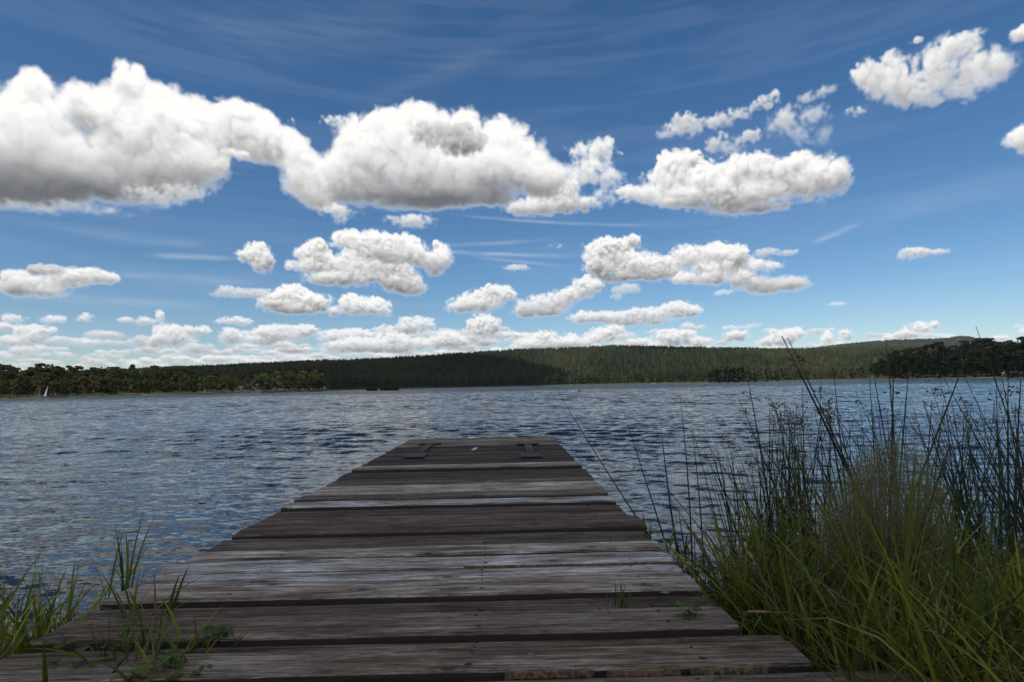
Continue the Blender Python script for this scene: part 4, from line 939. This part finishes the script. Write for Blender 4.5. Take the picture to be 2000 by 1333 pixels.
NAMED = [
 (1085, 757, 1240, 1003, 4.6, .0042, 0, 'long bare bulrush leaning left over the right edge of the pier'),
 (1217, 803, 1296, 1050, 4.2, .0042, 0, 'bare bulrush leaning left, second from the pier'),
 (1290, 825, 1320, 1052, 4.0, .0052, 0, 'thick upright bulrush with a blunt tip, third from the pier'),
 (1328, 772, 1350, 1080, 3.9, .0045, 0, 'tallest straight bulrush standing alone in open water near the pier'),
 (1352, 842, 1372, 1080, 3.9, .0042, 0, 'straight bulrush just right of the tall lone one'),
 (1352, 838, 1412, 1080, 3.9, .0036, 0, 'bulrush leaning left whose tip touches its straight neighbour'),
 (1358, 832, 1475, 1012, 3.9, .0034, 0, 'thin strongly leaning bulrush crossing the open water near the pier'),
 (1250, 890, 1385, 1050, 3.7, .0030, 0, 'thinnest bulrush lying far over to the left, low above the water'),
 (1325, 992, 1340, 1085, 3.4, .0045, 0, 'short broken bulrush stub near the pier edge'),
 (1400, 862, 1440, 1080, 3.6, .0036, 0, 'bare thin bulrush left of the first flowering ones'),
 (1462, 748, 1500, 1000, 3.4, .0062, 1, 'first dark bulrush with flower cluster from the pier'),
 (1440, 772, 1530, 1000, 3.4, .0040, 1, 'bulrush crossing behind the first flowering one'),
 (1423, 850, 1450, 1050, 3.5, .0036, 1, 'short bulrush with small brown cluster left of the dense stand'),
 (1500, 770, 1600, 980, 3.4, .0036, 1, 'thin flowering bulrush leaning left with drooping cluster'),
 (1503, 778, 1590, 950, 3.6, .0034, 1, 'lower of two thin flowering bulrushes leaning left side by side'),
 (1507, 805, 1525, 980, 3.5, .0034, 1, 'upright thin bulrush with brown tuft'),
 (1535, 790, 1560, 980, 3.4, .0040, 1, 'upright bulrush with a large brown cluster above the water'),
 (1567, 758, 1575, 960, 3.6, .0040, 1, 'upright bulrush with dark pointed cluster at the waterline'),
 (1527, 657, 1690, 1000, 2.9, .0075, 1, 'tallest thick bulrush leaning left with its cluster against the sky'),
 (1538, 660, 1676, 970, 3.1, .0055, 1, 'tall bulrush beside the tallest one, its flower against the sky'),
 (1627, 715, 1652, 965, 3.2, .0046, 0, 'bare bulrush standing straight in front of the far forest'),
 (1602, 745, 1612, 950, 3.6, .0034, 1, 'small flowering bulrush between the two tall leaning groups'),
 (1598, 765, 1740, 960, 3.4, .0036, 1, 'long flowering bulrush leaning left above the tan grass'),
 (1700, 690, 1752, 950, 3.2, .0042, 0, 'bare bulrush whose tip stands before the dark headland edge'),
 (1730, 661, 1746, 950, 3.1, .0050, 1, 'tall upright bulrush with small cluster against the distant hill'),
 (1698, 738, 1706, 950, 3.3, .0046, 0, 'straight bulrush at the left edge of the dark headland'),
 (1745, 735, 1738, 985, 2.9, .0075, 1, 'thickest upright bulrush with heavy brown cluster'),
 (1775, 728, 1760, 980, 3.0, .0056, 0, 'thick bare bulrush right of the thickest one'),
 (1906, 638, 2012, 965, 2.9, .0042, 1, 'tall bulrush leaning left with drooping cluster against the sky'),
 (1896, 676, 1775, 985, 2.8, .0060, 0, 'thick bulrush leaning to the right, crossing all others'),
 (1877, 722, 1990, 960, 3.2, .0038, 0, 'bulrush leaning left from below the crossing stem'),
 (1843, 738, 1990, 1000, 3.0, .0040, 0, 'long bulrush leaning left across the right hand water'),
 (1813, 738, 1900, 1000, 3.2, .0036, 1, 'bulrush with small cluster left of the crossing stem'),
 (1834, 742, 1892, 950, 3.2, .0034, 1, 'bulrush with two small clusters below the dark headland'),
 (1945, 738, 1957, 1050, 3.0, .0042, 1, 'upright flowering bulrush below the parked camper vans'),
 (1950, 702, 1996, 960, 3.0, .0040, 1, 'flowering bulrush whose brown head stands before the right headland'),
 (1672, 765, 1742, 930, 3.4, .0034, 1, 'thin flowering bulrush above the tan grass'),
 (1868, 757, 1962, 930, 3.2, .0034, 1, 'flowering bulrush with a round brown head over the right hand water'),
 (1969, 735, 1976, 1100, 2.7, .0056, 0, 'thick upright bulrush close to the right border'),
 (1994, 742, 1986, 1100, 2.6, .0060, 1, 'thick upright flowering bulrush at the right border'),
 (1855, 870, 1790, 1050, 2.2, .0085, 0, 'broad dark leaning stem behind the tan grass'),
]
for i, (tx, ty, bx, by, dp, r0, fl, lab) in enumerate(NAMED):
    rush_px(tx, ty, bx, by, dp, r0 * 1.45, fl, lab, None, 1 if r0 > .005 else (0, 2)[i % 2], 100 + i, 0, .012)
RR = random.Random(77)
def many(n, x0, x1, tipf, lean, d0, d1, label, group, fp=.35, r=(.0022, .0036)):
    for i in range(n):
        bx = RR.uniform(x0, x1); by = RR.uniform(1000, 1090); dp = RR.uniform(d0, d1)
        tx = bx + RR.gauss(*lean); ty = max(tipf(tx) + abs(RR.gauss(0, 60)), 745)
        fl = RR.random() < fp; le = tx - bx
        d_ = ('flowering' if fl else 'bare') + (' left leaning' if le < -22 else ' right leaning' if le > 22 else ' upright') + (' tall' if ty < 830 else ' short' if ty > 900 else '')
        z_ = ', ' + ('left part' if bx < x0 + (x1 - x0) * .35 else 'right part' if bx > x0 + (x1 - x0) * .65 else 'middle part')
        rush_px(tx, ty, bx, by, dp, RR.uniform(*r) * 1.65, fl, d_ + ' ' + label + z_, d_ + ' ' + group + z_, RR.choice((0, 1, 2)), 500 + RR.randrange(10 ** 6), RR.uniform(-.3, .3), .02)
many(56, 1420, 1580, lambda x: 850, (-28, 34), 3.4, 4.4, 'bulrush in the loose stand right of the open water', 'bulrushes in the loose stand', .3)
many(95, 1500, 1770, lambda x: 775, (-22, 45), 3.0, 4.6, 'bulrush in the crowded stand behind the tan grass', 'bulrushes behind the tan grass', .45)
many(112, 1790, 2110, lambda x: 780, (-18, 70), 2.8, 4.8, 'bulrush in the crossing thicket at the right border', 'bulrushes in the right thicket', .3, (.0024, .0042))

# tan hair grass: one airy tussock of fine panicles
def hair_grass():
    rg = np.random.default_rng(9); root = empty('hair_grass', at_y(1700, 1180, 2.1))
    tag(root, 'airy tan and pinkish hair grass tussock standing above the green grass', 'grass tussock')
    mb = MB(); parts = []; stems = []
    for i in range(210):
        bx = rg.uniform(1620, 1840); dp = rg.uniform(1.9, 2.5); tx = 1725 + (bx - 1725) * rg.uniform(.8, 1.25) + rg.normal(0, 14)
        top = np.interp(tx, [1560, 1620, 1680, 1745, 1800, 1850, 1880], [1040, 930, 880, 840, 870, 930, 1010]) + abs(rg.normal(0, 45))
        b = at_y(bx, 1190, dp); t_ = at_y(tx, top, dp); stems.append((b, t_))
    loc = np.array(root.location)
    for b, t_ in stems: mb.tube([tuple(b - loc), tuple((b + t_) / 2 - loc + np.array([rg.uniform(-.01, .01), 0, 0])), tuple(t_ - loc)], [.0011, .0009, .0005], 3, (.17, .15, .08), cap=False)
    mb.build('stems', GRASS, root, cols=True)['kind'] = 'stuff'
    Bs = []; Ts = []
    for b, t_ in stems:
        n = 95; u_ = rg.uniform(.42, 1.0, n); P = b + (t_ - b) * u_[:, None]
        wd = .060 * np.sin(np.pi * np.clip((u_ - .38) / .68, 0, 1)) ** .8 + .004
        a = rg.uniform(0, 2 * np.pi, n); rr_ = wd * rg.random(n) ** .6
        Q = P + np.stack([np.cos(a) * rr_, np.sin(a) * rr_, rg.uniform(-.012, .025, n)], 1)
        Bs.append(P); Ts.append(Q)
    P = np.concatenate(Bs) - loc; Q = np.concatenate(Ts) - loc; n = len(P)
    s_ = rg.uniform(.0014, .0030, (n, 1)); up = rg.normal(size=(n, 3)); up /= np.linalg.norm(up, axis=1)[:, None]; sd = np.cross(up, rg.normal(size=(n, 3)))
    sd /= np.linalg.norm(sd, axis=1)[:, None]
    V = np.stack([Q - sd * s_ * .6, Q + up * s_ * 1.6, Q + sd * s_ * .6, Q - up * s_ * 1.6], 1).reshape(-1, 3)
    cc = np.array([(.27, .23, .10), (.22, .23, .065), (.30, .24, .13), (.16, .19, .05)])[rg.integers(0, 4, n)]
    o = mesh('seeds', V, np.arange(n * 4).reshape(n, 4), GRASS, root, cols=np.repeat(cc, 4, 0)); o['kind'] = 'stuff'
    k = rg.random(n) < .35; P2, Q2 = P[k], Q[k]; m_ = len(P2); e = np.array([.0004, .0004, 0])
    V = np.stack([P2 - e, P2 + e, Q2 + e * .5, Q2 - e * .5], 1).reshape(-1, 3)
    o = mesh('branchlets', V, np.arange(m_ * 4).reshape(m_, 4), GRASS, root, cols=np.tile(np.array([[.19, .16, .09]]), (m_ * 4, 1))); o['kind'] = 'stuff'
hair_grass()

# single plants one can point to
def tuft(name, label, cat, base, n, L, W_, tilt, bend, seed, dry=.1, gain=1.0, azr=(0, 6.28), group=None, spread=.012):
    rg = np.random.default_rng(seed); root = empty(name, tuple(base)); tag(root, label, cat, group)
    B = rg.normal(0, spread, (n, 3)); B[:, 2] = -.01
    A = np.stack([rg.uniform(*azr, n), np.abs(rg.normal(0, tilt, n)) + .04], 1)
    Ls = rg.uniform(L[0], L[1], n); Ws = rg.uniform(W_[0], W_[1], n); bd = rg.uniform(bend[0], bend[1], n); c0, c1 = colours(rg, n, dry, .3, gain)
    for i in range(n):
        V, Fq, C, _ = ribbons(B[i:i + 1], A[i:i + 1], Ls[i:i + 1], Ws[i:i + 1], bd[i:i + 1], c0[i:i + 1], c1[i:i + 1], 7, seed=seed * 100 + i)
        mesh('blade', V, Fq, GRASS, root, cols=C)
    return root
def on_deck(px, py): return at_z(px, py, DECK)
tuft('grass_tuft', 'small green grass tuft growing between boards near the right side of the pier', 'grass tuft', on_deck(1218, 1186), 15, (.05, .125), (.003, .006), .35, (0, .6), 11)
tuft('dry_grass_tuft', 'dead straw coloured blades at the foot of the small green tuft on the pier', 'dry grass', on_deck(1190, 1196), 9, (.04, .10), (.002, .005), 1.1, (.2, .9), 12, dry=1.0)
tuft('grass_tuft', 'low grass sprigs in the joint at the left side of the pier', 'grass tuft', on_deck(448, 1250), 9, (.03, .085), (.003, .006), .8, (0, .7), 13)
tuft('reed_shoot', 'tall reed shoot with broad leaves rising at the left edge of the pier', 'reed shoot', at_z(243, 1190, .42), 11, (.22, .36), (.008, .013), .22, (0, .5), 14, dry=0, azr=(0, 6.28), spread=.02)
tuft('reed_shoot', 'spreading reed shoot with long leaves lying over the left boards', 'reed shoot', at_z(285, 1235, .46), 20, (.14, .28), (.008, .014), .75, (.1, .9), 15, dry=.1, spread=.03)
tuft('grass_tuft', 'bunch of broad blades in the lower left corner of the pier', 'grass tuft', at_z(250, 1325, .46), 44, (.10, .26), (.006, .013), .8, (.1, 1.1), 16, dry=.22, spread=.07)
tuft('grass_tuft', 'blades in the corner where the left bank meets the first boards', 'grass tuft', at_z(40, 1300, .38), 14, (.12, .26), (.006, .013), .6, (.1, .9), 17, dry=.1, spread=.06)
tuft('grass_tuft', 'single broad leaf pair rising at the right pier edge beside open water', 'grass tuft', at_z(1270, 1075, .44), 3, (.14, .19), (.010, .014), .10, (0, .15), 18, dry=0, spread=.01)
tuft('grass_tuft', 'short blades at the right pier edge under the lone bulrushes', 'grass tuft', at_z(1322, 1082, .36), 10, (.08, .2), (.008, .014), .3, (0, .5), 19, dry=0, spread=.05)
tuft('grass_tuft', 'bright arching blades leaning over the right pier edge', 'grass tuft', at_z(1500, 1200, .40), 22, (.22, .42), (.008, .013), .75, (.3, 1.2), 20, dry=.05, gain=1.25, spread=.09)
tuft('grass_tuft', 'bright tall clump of blades in the lower right grass', 'grass tuft', at_z(1720, 1330, .36), 26, (.2, .34), (.007, .012), .28, (.1, .7), 22, dry=.06, gain=1.15, spread=.05)
tuft('dry_grass_tuft', 'long straw stalks lying over the near right boards', 'dry grass', at_z(1640, 1300, .47), 9, (.25, .42), (.002, .0035), 1.35, (.0, .25), 21, dry=1.0, azr=(2.7, 3.6), spread=.05)
tuft('grass_tuft', 'arching blades over the first boards at the bottom left', 'grass tuft', at_z(335, 1325, .47), 30, (.08, .2), (.005, .011), .9, (.2, 1.2), 41, dry=.15, spread=.06)
tuft('dry_grass_tuft', 'curled dead brown blades among the lower left weeds', 'dry grass', at_z(262, 1225, .49), 12, (.06, .14), (.003, .007), .9, (.8, 2.2), 42, dry=1.0, spread=.05)
tuft('grass_tuft', 'bright broad blades falling over the right pier edge beside the small tuft', 'grass tuft', at_z(1425, 1150, .40), 22, (.16, .34), (.007, .012), .7, (.3, 1.4), 43, dry=.05, gain=1.2, spread=.09)
# leafy weed in the lower left
def leafy(label, base, n, size, seed, spread, hgt):
    rg = random.Random(seed); root = empty('leafy_weed', tuple(base)); tag(root, label, 'weed')
    st = MB()
    for i in range(n):
        a = rg.uniform(0, 6.28); r_ = spread * rg.random() ** .6; p = Vector((math.cos(a) * r_, math.sin(a) * r_ * .7, hgt * rg.uniform(.2, 1)))
        st.tube([(p.x * .3, p.y * .3, -.02), (p.x * .8, p.y * .8, p.z * .7), p], [.0016, .0012, .0008], 4, cap=False)
        d = rg.uniform(0, 6.28); L = size * rg.uniform(.6, 1.3); up = rg.uniform(-.25, .5); f = Vector((math.cos(d), math.sin(d), up)).normalized(); s_ = f.cross(Vector((0, 0, 1))).normalized(); u_ = s_.cross(f)
        prof = [(0, 0), (.12, .36), (.3, .42), (.55, .30), (.8, .13), (1, 0)]
        V = [p + f * (L * q) + u_ * (-.25 * L * q * q) for q, w_ in prof] + [p + f * (L * q) + s_ * (L * w_) + u_ * (L * .12 * w_ * 2 - .25 * L * q * q) for q, w_ in prof[1:-1]] + [p + f * (L * q) - s_ * (L * w_) + u_ * (L * .12 * w_ * 2 - .25 * L * q * q) for q, w_ in prof[1:-1]]
        Fc = []
        for k in range(5):
            for off, fl in ((6, 0), (10, 1)):
                a0, a1 = k, k + 1; o0 = off + k - 1 if 0 < k else None; o1 = off + k if k + 1 < 5 else None
                q = [a0, a1] + ([o1] if o1 is not None else []) + ([o0] if o0 is not None else [])
                Fc.append(tuple(q if fl else q[::-1]))
        g = rg.uniform(.7, 1.3); mesh('leaf', V, Fc, GRASS, root, cols=np.tile(np.array([[.075 * g, .130 * g, .018 * g]]), (len(V), 1)))
    st.c = [(.06, .07, .03)] * len(st.v); st.build('stems', GRASS, root, cols=True)
leafy('leafy green weed with heart shaped leaves over the lower left boards', at_z(215, 1300, .47), 26, .030, 31, .16, .11)
leafy('small dark leaved weed in the joint left of the pier middle', on_deck(425, 1248), 7, .045, 32, .05, .045)
leafy('young weed in the joint at the right side of the pier', on_deck(1345, 1212), 6, .03, 33, .03, .05)
leafy('tangled small leaves in the bottom left corner', at_z(330, 1350, .47), 22, .035, 34, .10, .07)
# timothy grass heads
def timothy(px, py, bx, by, dep, label, c=(.24, .15, .09), L=.07, dirv=(0, 0, 1)):
    t_ = at_y(px, py, dep); b = at_y(bx, by, dep); root = empty('timothy_grass', tuple(b)); tag(root, label, 'timothy grass')
    d = Vector(t_ - b); mb = MB(); mb.tube([(0, 0, 0), d * .5 + Vector((0, 0, .02)), d], [.0013, .0012, .001], 4); mb.build('stalk', STRAW, root)
    u_ = (d * .5 - Vector((0, 0, .02))).normalized(); hb = MB(); K = 9; rg = random.Random(int(px))
    hb.tube([d + u_ * (L * k / K) for k in range(K + 1)], [.0045 * (math.sin(math.pi * min(.97, max(.04, k / K))) ** .5) * rg.uniform(.85, 1.15) for k in range(K + 1)], 7); hb.build('seed_head', simple('seed_head', c, .9, .4, 90), root)
STRAW = simple('straw', (.30, .22, .12), .8, .3, 20)
timothy(1505, 1196, 1600, 1226, 1.7, 'fallen timothy head pointing left over the right pier edge')
timothy(1838, 1238, 1820, 1300, 1.5, 'upright brown timothy head in the lower right grass', L=.045)
timothy(1632, 1172, 1680, 1260, 1.6, 'slanting reddish timothy head left of the lower right clump', L=.035)
timothy(1680, 1232, 1690, 1290, 1.5, 'short pinkish timothy head behind the bright lower right clump', L=.02)
timothy(1470, 1092, 1500, 1160, 1.9, 'small pale timothy head above the right pier edge', (.34, .27, .18), .03)
timothy(1745, 965, 1742, 1100, 2.0, 'reddish brown timothy head inside the tan hair grass', (.13, .085, .05), .06)
# purple flower
b = at_y(1838, 1000, 2.5); root = empty('flowering_plant', tuple(b)); tag(root, 'green stem with a small purple flower right of the tan grass', 'flower')
tp = at_y(1838, 912, 2.5) - b; mb = MB(); mb.tube([(0, 0, -.1), tuple(tp * .5), tuple(tp)], [.003, .0025, .002], 5); mb.build('stem', STEM[2], root)
mb = MB(); rg = random.Random(5)
for k in range(16):
    a = rg.uniform(0, 6.28); mb.tube([tuple(tp), tuple(tp + np.array([math.cos(a) * .012, math.sin(a) * .012, rg.uniform(.003, .016)]))], [.002, .0005], 4)
mb.build('blossom', simple('purple_petals', (.20, .04, .12), .7, .2), root)
V, Fq, C, _ = ribbons(np.zeros((6, 3)) + np.array([0, 0, .02]), np.stack([np.linspace(0, 6, 6), np.full(6, .4)], 1), np.full(6, .12), np.full(6, .02), np.full(6, .4), np.tile([[.05, .085, .02]], (6, 1)), np.tile([[.05, .085, .02]], (6, 1)), 6, seed=4)
mesh('leaf', V, Fq, GRASS, root, cols=C)
# fallen leaf on the deck
c = on_deck(1300, 1160); mb = MB(); mb.add([(-.02, 0, .004), (-.004, .008, .007), (.02, .001, .004), (0, -.007, .003)], [(0, 3, 2), (0, 2, 1)])
o = mb.build('fallen_leaf', simple('yellow_green_leaf', (.16, .17, .05), .7, .2, 60)); o.location = tuple(c); tag(o, 'single yellow green leaf lying flat on the pier', 'leaf')
# ---------------------------------------------------------------- small things on and across the lake
def floor_pt(px, d):
    az = math.atan((px - 988) / 1111); return math.sin(az) * d / math.cos(az), d
def sailboat():
    dist = 205.0; x, y = floor_pt(100, dist); root = empty('sailboat', (x, y, 0)); tag(root, 'tiny sailing dinghy with pale turquoise sail edged in red before the left wood', 'sailboat')
    hull = MB(); n = 8; V = []
    for i in range(n + 1):
        u_ = i / n; hw = .55 * math.sin(math.pi * min(1, .12 + u_ * .88)) ** .6 * (1 if u_ < .9 else .4); X = -1.5 + 3 * u_
        V += [(X * .8, -hw, .38), (X * .8, 0, -.1), (X * .8, hw, .38), (X * .8, 0, .28)]
    Fc = []
    for i in range(n):
        for j in range(4): Fc.append((i * 4 + j, i * 4 + (j + 1) % 4, i * 4 + 4 + (j + 1) % 4, i * 4 + 4 + j))
    Fc += [(3, 2, 1, 0), (n * 4, n * 4 + 1, n * 4 + 2, n * 4 + 3)]
    hull.add(V, Fc); hull.build('hull', simple('hull_white', (.45, .45, .45), .4, .05), root)
    mb = MB(); mb.tube([(.35, 0, .3), (.75, 0, 4.4)], [.04, .03], 6); mb.build('mast', simple('mast', (.25, .25, .26), .4, .05), root)
    mb = MB(); mb.tube([(.35, .0, .75), (-.75, .1, .7)], [.03, .03], 6); mb.build('boom', simple('boom', (.05, .05, .06), .4, .05), root)
    def strip(q0, q1, name, m):
        V = []; K = 8
        for k in range(K + 1):
            t_ = k / K; a = np.array([.35, .0, .75]) * (1 - t_) + np.array([.75, 0, 4.35]) * t_; b = np.array([-.80, .10, .72]) * (1 - t_) + np.array([.68, .0, 4.3]) * t_
            b = b + np.array([-.16 * math.sin(math.pi * t_), .08 * math.sin(math.pi * t_), 0])
            for q in (q0, q1): p = a * (1 - q) + b * q; p[1] += .12 * math.sin(math.pi * q) * math.sin(math.pi * (t_ * .9 + .1)); V.append(tuple(p))
        Fc = [(k * 2, k * 2 + 1, k * 2 + 3, k * 2 + 2) for k in range(K)]; mesh(name, V, Fc, m, root)
    strip(0, .28, 'sail_luff_panel', simple('sail_teal', (.02, .14, .16), .5, .05)); strip(.28, .86, 'sail', simple('sail_pale', (.26, .38, .40), .5, .05)); strip(.86, 1, 'sail_leech_panel', simple('sail_red', (.40, .05, .05), .5, .05))
sailboat()
# two low dark reed islets
REED = leaf_mat('islet_reeds', .1, .8, .1)
def islet(px0, px1, dist, hgt, label, seed):
    rg = np.random.default_rng(seed); x0, y = floor_pt(px0, dist); x1, _ = floor_pt(px1, dist); cx_ = (x0 + x1) / 2; root = empty('reed_islet', (cx_, y, 0)); tag(root, label, 'islet')
    hw = (x1 - x0) / 2; mb = MB(); K = 24
    V = [(hw * .96 * math.cos(2 * math.pi * k / K), 3 * math.sin(2 * math.pi * k / K), -.3) for k in range(K)] + [(hw * .85 * math.cos(2 * math.pi * k / K), 2.4 * math.sin(2 * math.pi * k / K), .25) for k in range(K)] + [(0, 0, .4)]
    mb.add(V, [(k, (k + 1) % K, K + (k + 1) % K, K + k) for k in range(K)] + [(K + k, K + (k + 1) % K, 2 * K) for k in range(K)]); mb.build('mud_bank', simple('mud', (.02, .018, .012), .9), root)
    n = 900; a = rg.uniform(0, 2 * np.pi, n); r_ = rg.random(n) ** .4
    B = np.stack([np.cos(a) * r_ * hw, np.sin(a) * r_ * 2.6, np.zeros(n)], 1); c = np.tile([[.012, .018, .008]], (n, 1)) * rg.uniform(.6, 1.6, (n, 1))
    V, Fq, C, _ = ribbons(B, np.stack([rg.uniform(0, 6.28, n), np.abs(rg.normal(0, .25, n))], 1), rg.uniform(.6, 1.15, n) * hgt, np.full(n, .22), rg.uniform(0, .6, n), c, c, 3, seed=seed)
    mesh('reeds', V, Fq, REED, root, cols=C)['kind'] = 'stuff'
islet(718, 738, 290, 1.6, 'smaller low dark reed islet left of the larger one', 1); islet(744, 780, 285, 1.7, 'larger low dark reed islet off the middle shore', 2)
# red buoy
x, y = floor_pt(1131, 93.0); root = empty('buoy', (x, y, 0)); tag(root, 'small faded red cone buoy floating far out right of the pier end', 'buoy')
RED = simple('buoy_red', (.42, .09, .05), .5, .15)
mb = MB(); mb.tube([(0, 0, -.15), (0, 0, .05), (0, 0, .22)], [.18, .24, .17], 12); mb.build('float', RED, root, smooth=True)
mb = MB(); mb.tube([(0, 0, .22), (0, 0, .62)], [.12, .03], 10); mb.build('cone', RED, root)
# camper vans parked on the right shore
WHT = simple('van_white', (.30, .31, .32), .35, .06); GLS = simple('van_glass', (.015, .017, .02), .15, .05); TYR = simple('tyre', (.02, .02, .02), .9); RIM = simple('rim', (.3, .3, .3), .4)
def van(px, back, label, L=5.4, rz=0.0, awning=False):
    x, y, z = spot(px, back); root = empty('camper_van', (x, y, z)); root.rotation_euler = (0, 0, rz); tag(root, label, 'camper van')
    prof = [(-L / 2, .35), (L / 2, .35), (L / 2 - .02, 1.0), (L / 2 - .9, 1.35), (L / 2 - 1.7, 2.35), (L / 2 - 2.0, 2.75), (-L / 2 + .1, 2.75), (-L / 2, 2.4)]
    V = [(a, s_ * 1.0, b_) for s_ in (-1, 1) for a, b_ in prof]; n = len(prof)
    mb = MB(); mb.add(V, [tuple(range(n)), tuple(range(2 * n - 1, n - 1, -1))] + [(i, n + i, n + (i + 1) % n, (i + 1) % n) for i in range(n)]); mb.build('body', WHT, root)
    for (cx_, cz, hx, hz_) in ((-L * .22, 1.85, .75, .38), (L * .06, 1.85, .45, .38)):
        mb = MB(); mb.box((cx_, -1.01, cz), (hx, .012, hz_)); mb.build('window', GLS, root)
    mb = MB(); mb.add([(L / 2 - .98, -.85, 1.42), (L / 2 - .98, .85, 1.42), (L / 2 - 1.66, .85, 2.28), (L / 2 - 1.66, -.85, 2.28)], [(0, 1, 2, 3)]); o = mb.build('windscreen', GLS, root); o.location = (.02, 0, .01)
    for wx in (-L * .3, L * .32):
        for s_ in (-1, 1):
            w_ = MB(); w_.tube([(wx, s_ * .80, .36), (wx, s_ * 1.02, .36)], [.36, .36], 14); wo = w_.build('wheel', TYR, root)
            r_ = MB(); r_.tube([(wx, s_ * 1.02, .36), (wx, s_ * 1.035, .36)], [.2, .19], 10); r_.build('rim', RIM, wo)
    if awning:
        mb = MB(); mb.add([(-L * .3, -1.0, 2.5), (L * .15, -1.0, 2.5), (L * .15, -3.2, 2.1), (-L * .3, -3.2, 2.1), (-L * .3, -1.0, 2.46), (L * .15, -1.0, 2.46), (L * .15, -3.2, 2.06), (-L * .3, -3.2, 2.06)], [(0, 3, 2, 1), (4, 5, 6, 7), (0, 1, 5, 4), (1, 2, 6, 5), (2, 3, 7, 6), (3, 0, 4, 7)]); mb.build('awning', WHT, root)
        for ax in (-L * .3, L * .15):
            mb = MB(); mb.tube([(ax, -3.15, 0), (ax, -3.15, 2.1)], [.03, .03], 6); mb.build('awning_pole', RIM, root)
van(1972, 11, 'leftmost white camper van parked under the dark trees at the right shore', 5.0, .5)
van(1988, 9, 'middle white camper van with awning at the right shore', 5.6, .15, True)
van(2010, 9, 'white camper van cut by the right border at the shore', 5.8, 0.0)
# bench-like pale board and a dark rowing boat on the bright strip of the middle shore
x, y, z = spot(1276, 1.5); root = empty('moored_boat', (x, y, .05)); tag(root, 'pale flat boat drawn up on the bright strip of the middle shore', 'boat')
mb = MB(); mb.add([(-3, -.7, .1), (2.6, -.7, .1), (3.3, 0, .35), (2.6, .7, .1), (-3, .7, .1), (-3, -.9, .75), (2.6, -.9, .75), (3.6, 0, .9), (2.6, .9, .75), (-3, .9, .75)], [(4, 3, 2, 1, 0), (0, 1, 6, 5), (1, 2, 7, 6), (2, 3, 8, 7), (3, 4, 9, 8), (4, 0, 5, 9)]); mb.build('hull', simple('boat_pale', (.5, .48, .42), .5), root)
for bx in (-1.8, 0, 1.6):
    mb = MB(); mb.box((bx, 0, .62), (.18, .82, .03)); mb.build('thwart', simple('thwart', (.3, .25, .18), .7), root)
# thin summer air between here and the hills
m = bpy.data.materials.new('haze'); m.use_nodes = True; t = m.node_tree; t.nodes.remove(t.nodes['Principled BSDF'])
pv = nd(t, 'ShaderNodeVolumePrincipled'); pv.inputs['Color'].default_value = (.80, .88, 1, 1); pv.inputs['Density'].default_value = HAZE; t.links.new(pv.outputs[0], t.nodes['Material Output'].inputs['Volume'])
mb = MB(); mb.box((0, 4300, 128), (10500, 5200, 132)); mb.build('haze', m, kind='stuff')['label'] = 'thin pale summer haze between the pier and the hills'
# clouds that stand over the scene outside the picture and shade parts of it
def cloud_body(x, y, z, rx, ry, rz, seed):
    m, t, p = mat_new('cloud_white'); p.inputs['Base Color'].default_value = (.85, .86, .88, 1); p.inputs['Roughness'].default_value = 1; p.inputs['Specular IOR Level'].default_value = 0
    n = 96; k = 48; th = np.linspace(0, 2 * np.pi, n, endpoint=False); ph = np.linspace(0, np.pi, k)
    T, P = np.meshgrid(th, ph); ca, sa = np.cos(T), np.sin(T)
    r_ = 1 + .22 * (vnoise((ca * 2 + 5) * 1.5, (sa * 2 + 5) * 1.5 + P, seed) - .5) + .20 * (vnoise(ca * 5 + 20, sa * 5 + 20 + P * 3, seed + 1) - .5) + .1 * (vnoise(ca * 14 + 30, sa * 14 + 30 + P * 8, seed + 2) - .5)
    X = x + rx * r_ * np.sin(P) * ca; Y = y + ry * r_ * np.sin(P) * sa; Zc = np.cos(P); Z = z + rz * r_ * np.where(Zc > 0, Zc, Zc * .25)
    idx = np.arange(k * n).reshape(k, n); nx = np.roll(idx, -1, 1)
    q = np.stack([idx[:-1], idx[1:], nx[1:], nx[:-1]], -1).reshape(-1, 4)
    o = mesh('cloud', np.stack([X, Y, Z], -1).reshape(-1, 3), q, m, smooth=True, kind='structure'); return o
def shade(gx, gy, rx, ry, alt, seed):       # cloud whose shadow falls round the point (gx, gy)
    k = alt / SUN.z; cloud_body(gx + SUN.x * k, gy + SUN.y * k, alt, rx, ry, rx * .28, seed)
shade(-220, 1010, 300, 430, 900, 4)         # over the left half of the hill
shade(500, 1390, 170, 70, 900, 6)
shade(135, 75, 215, 165, 900, 1)            # over the near bank, the pier and the right headland
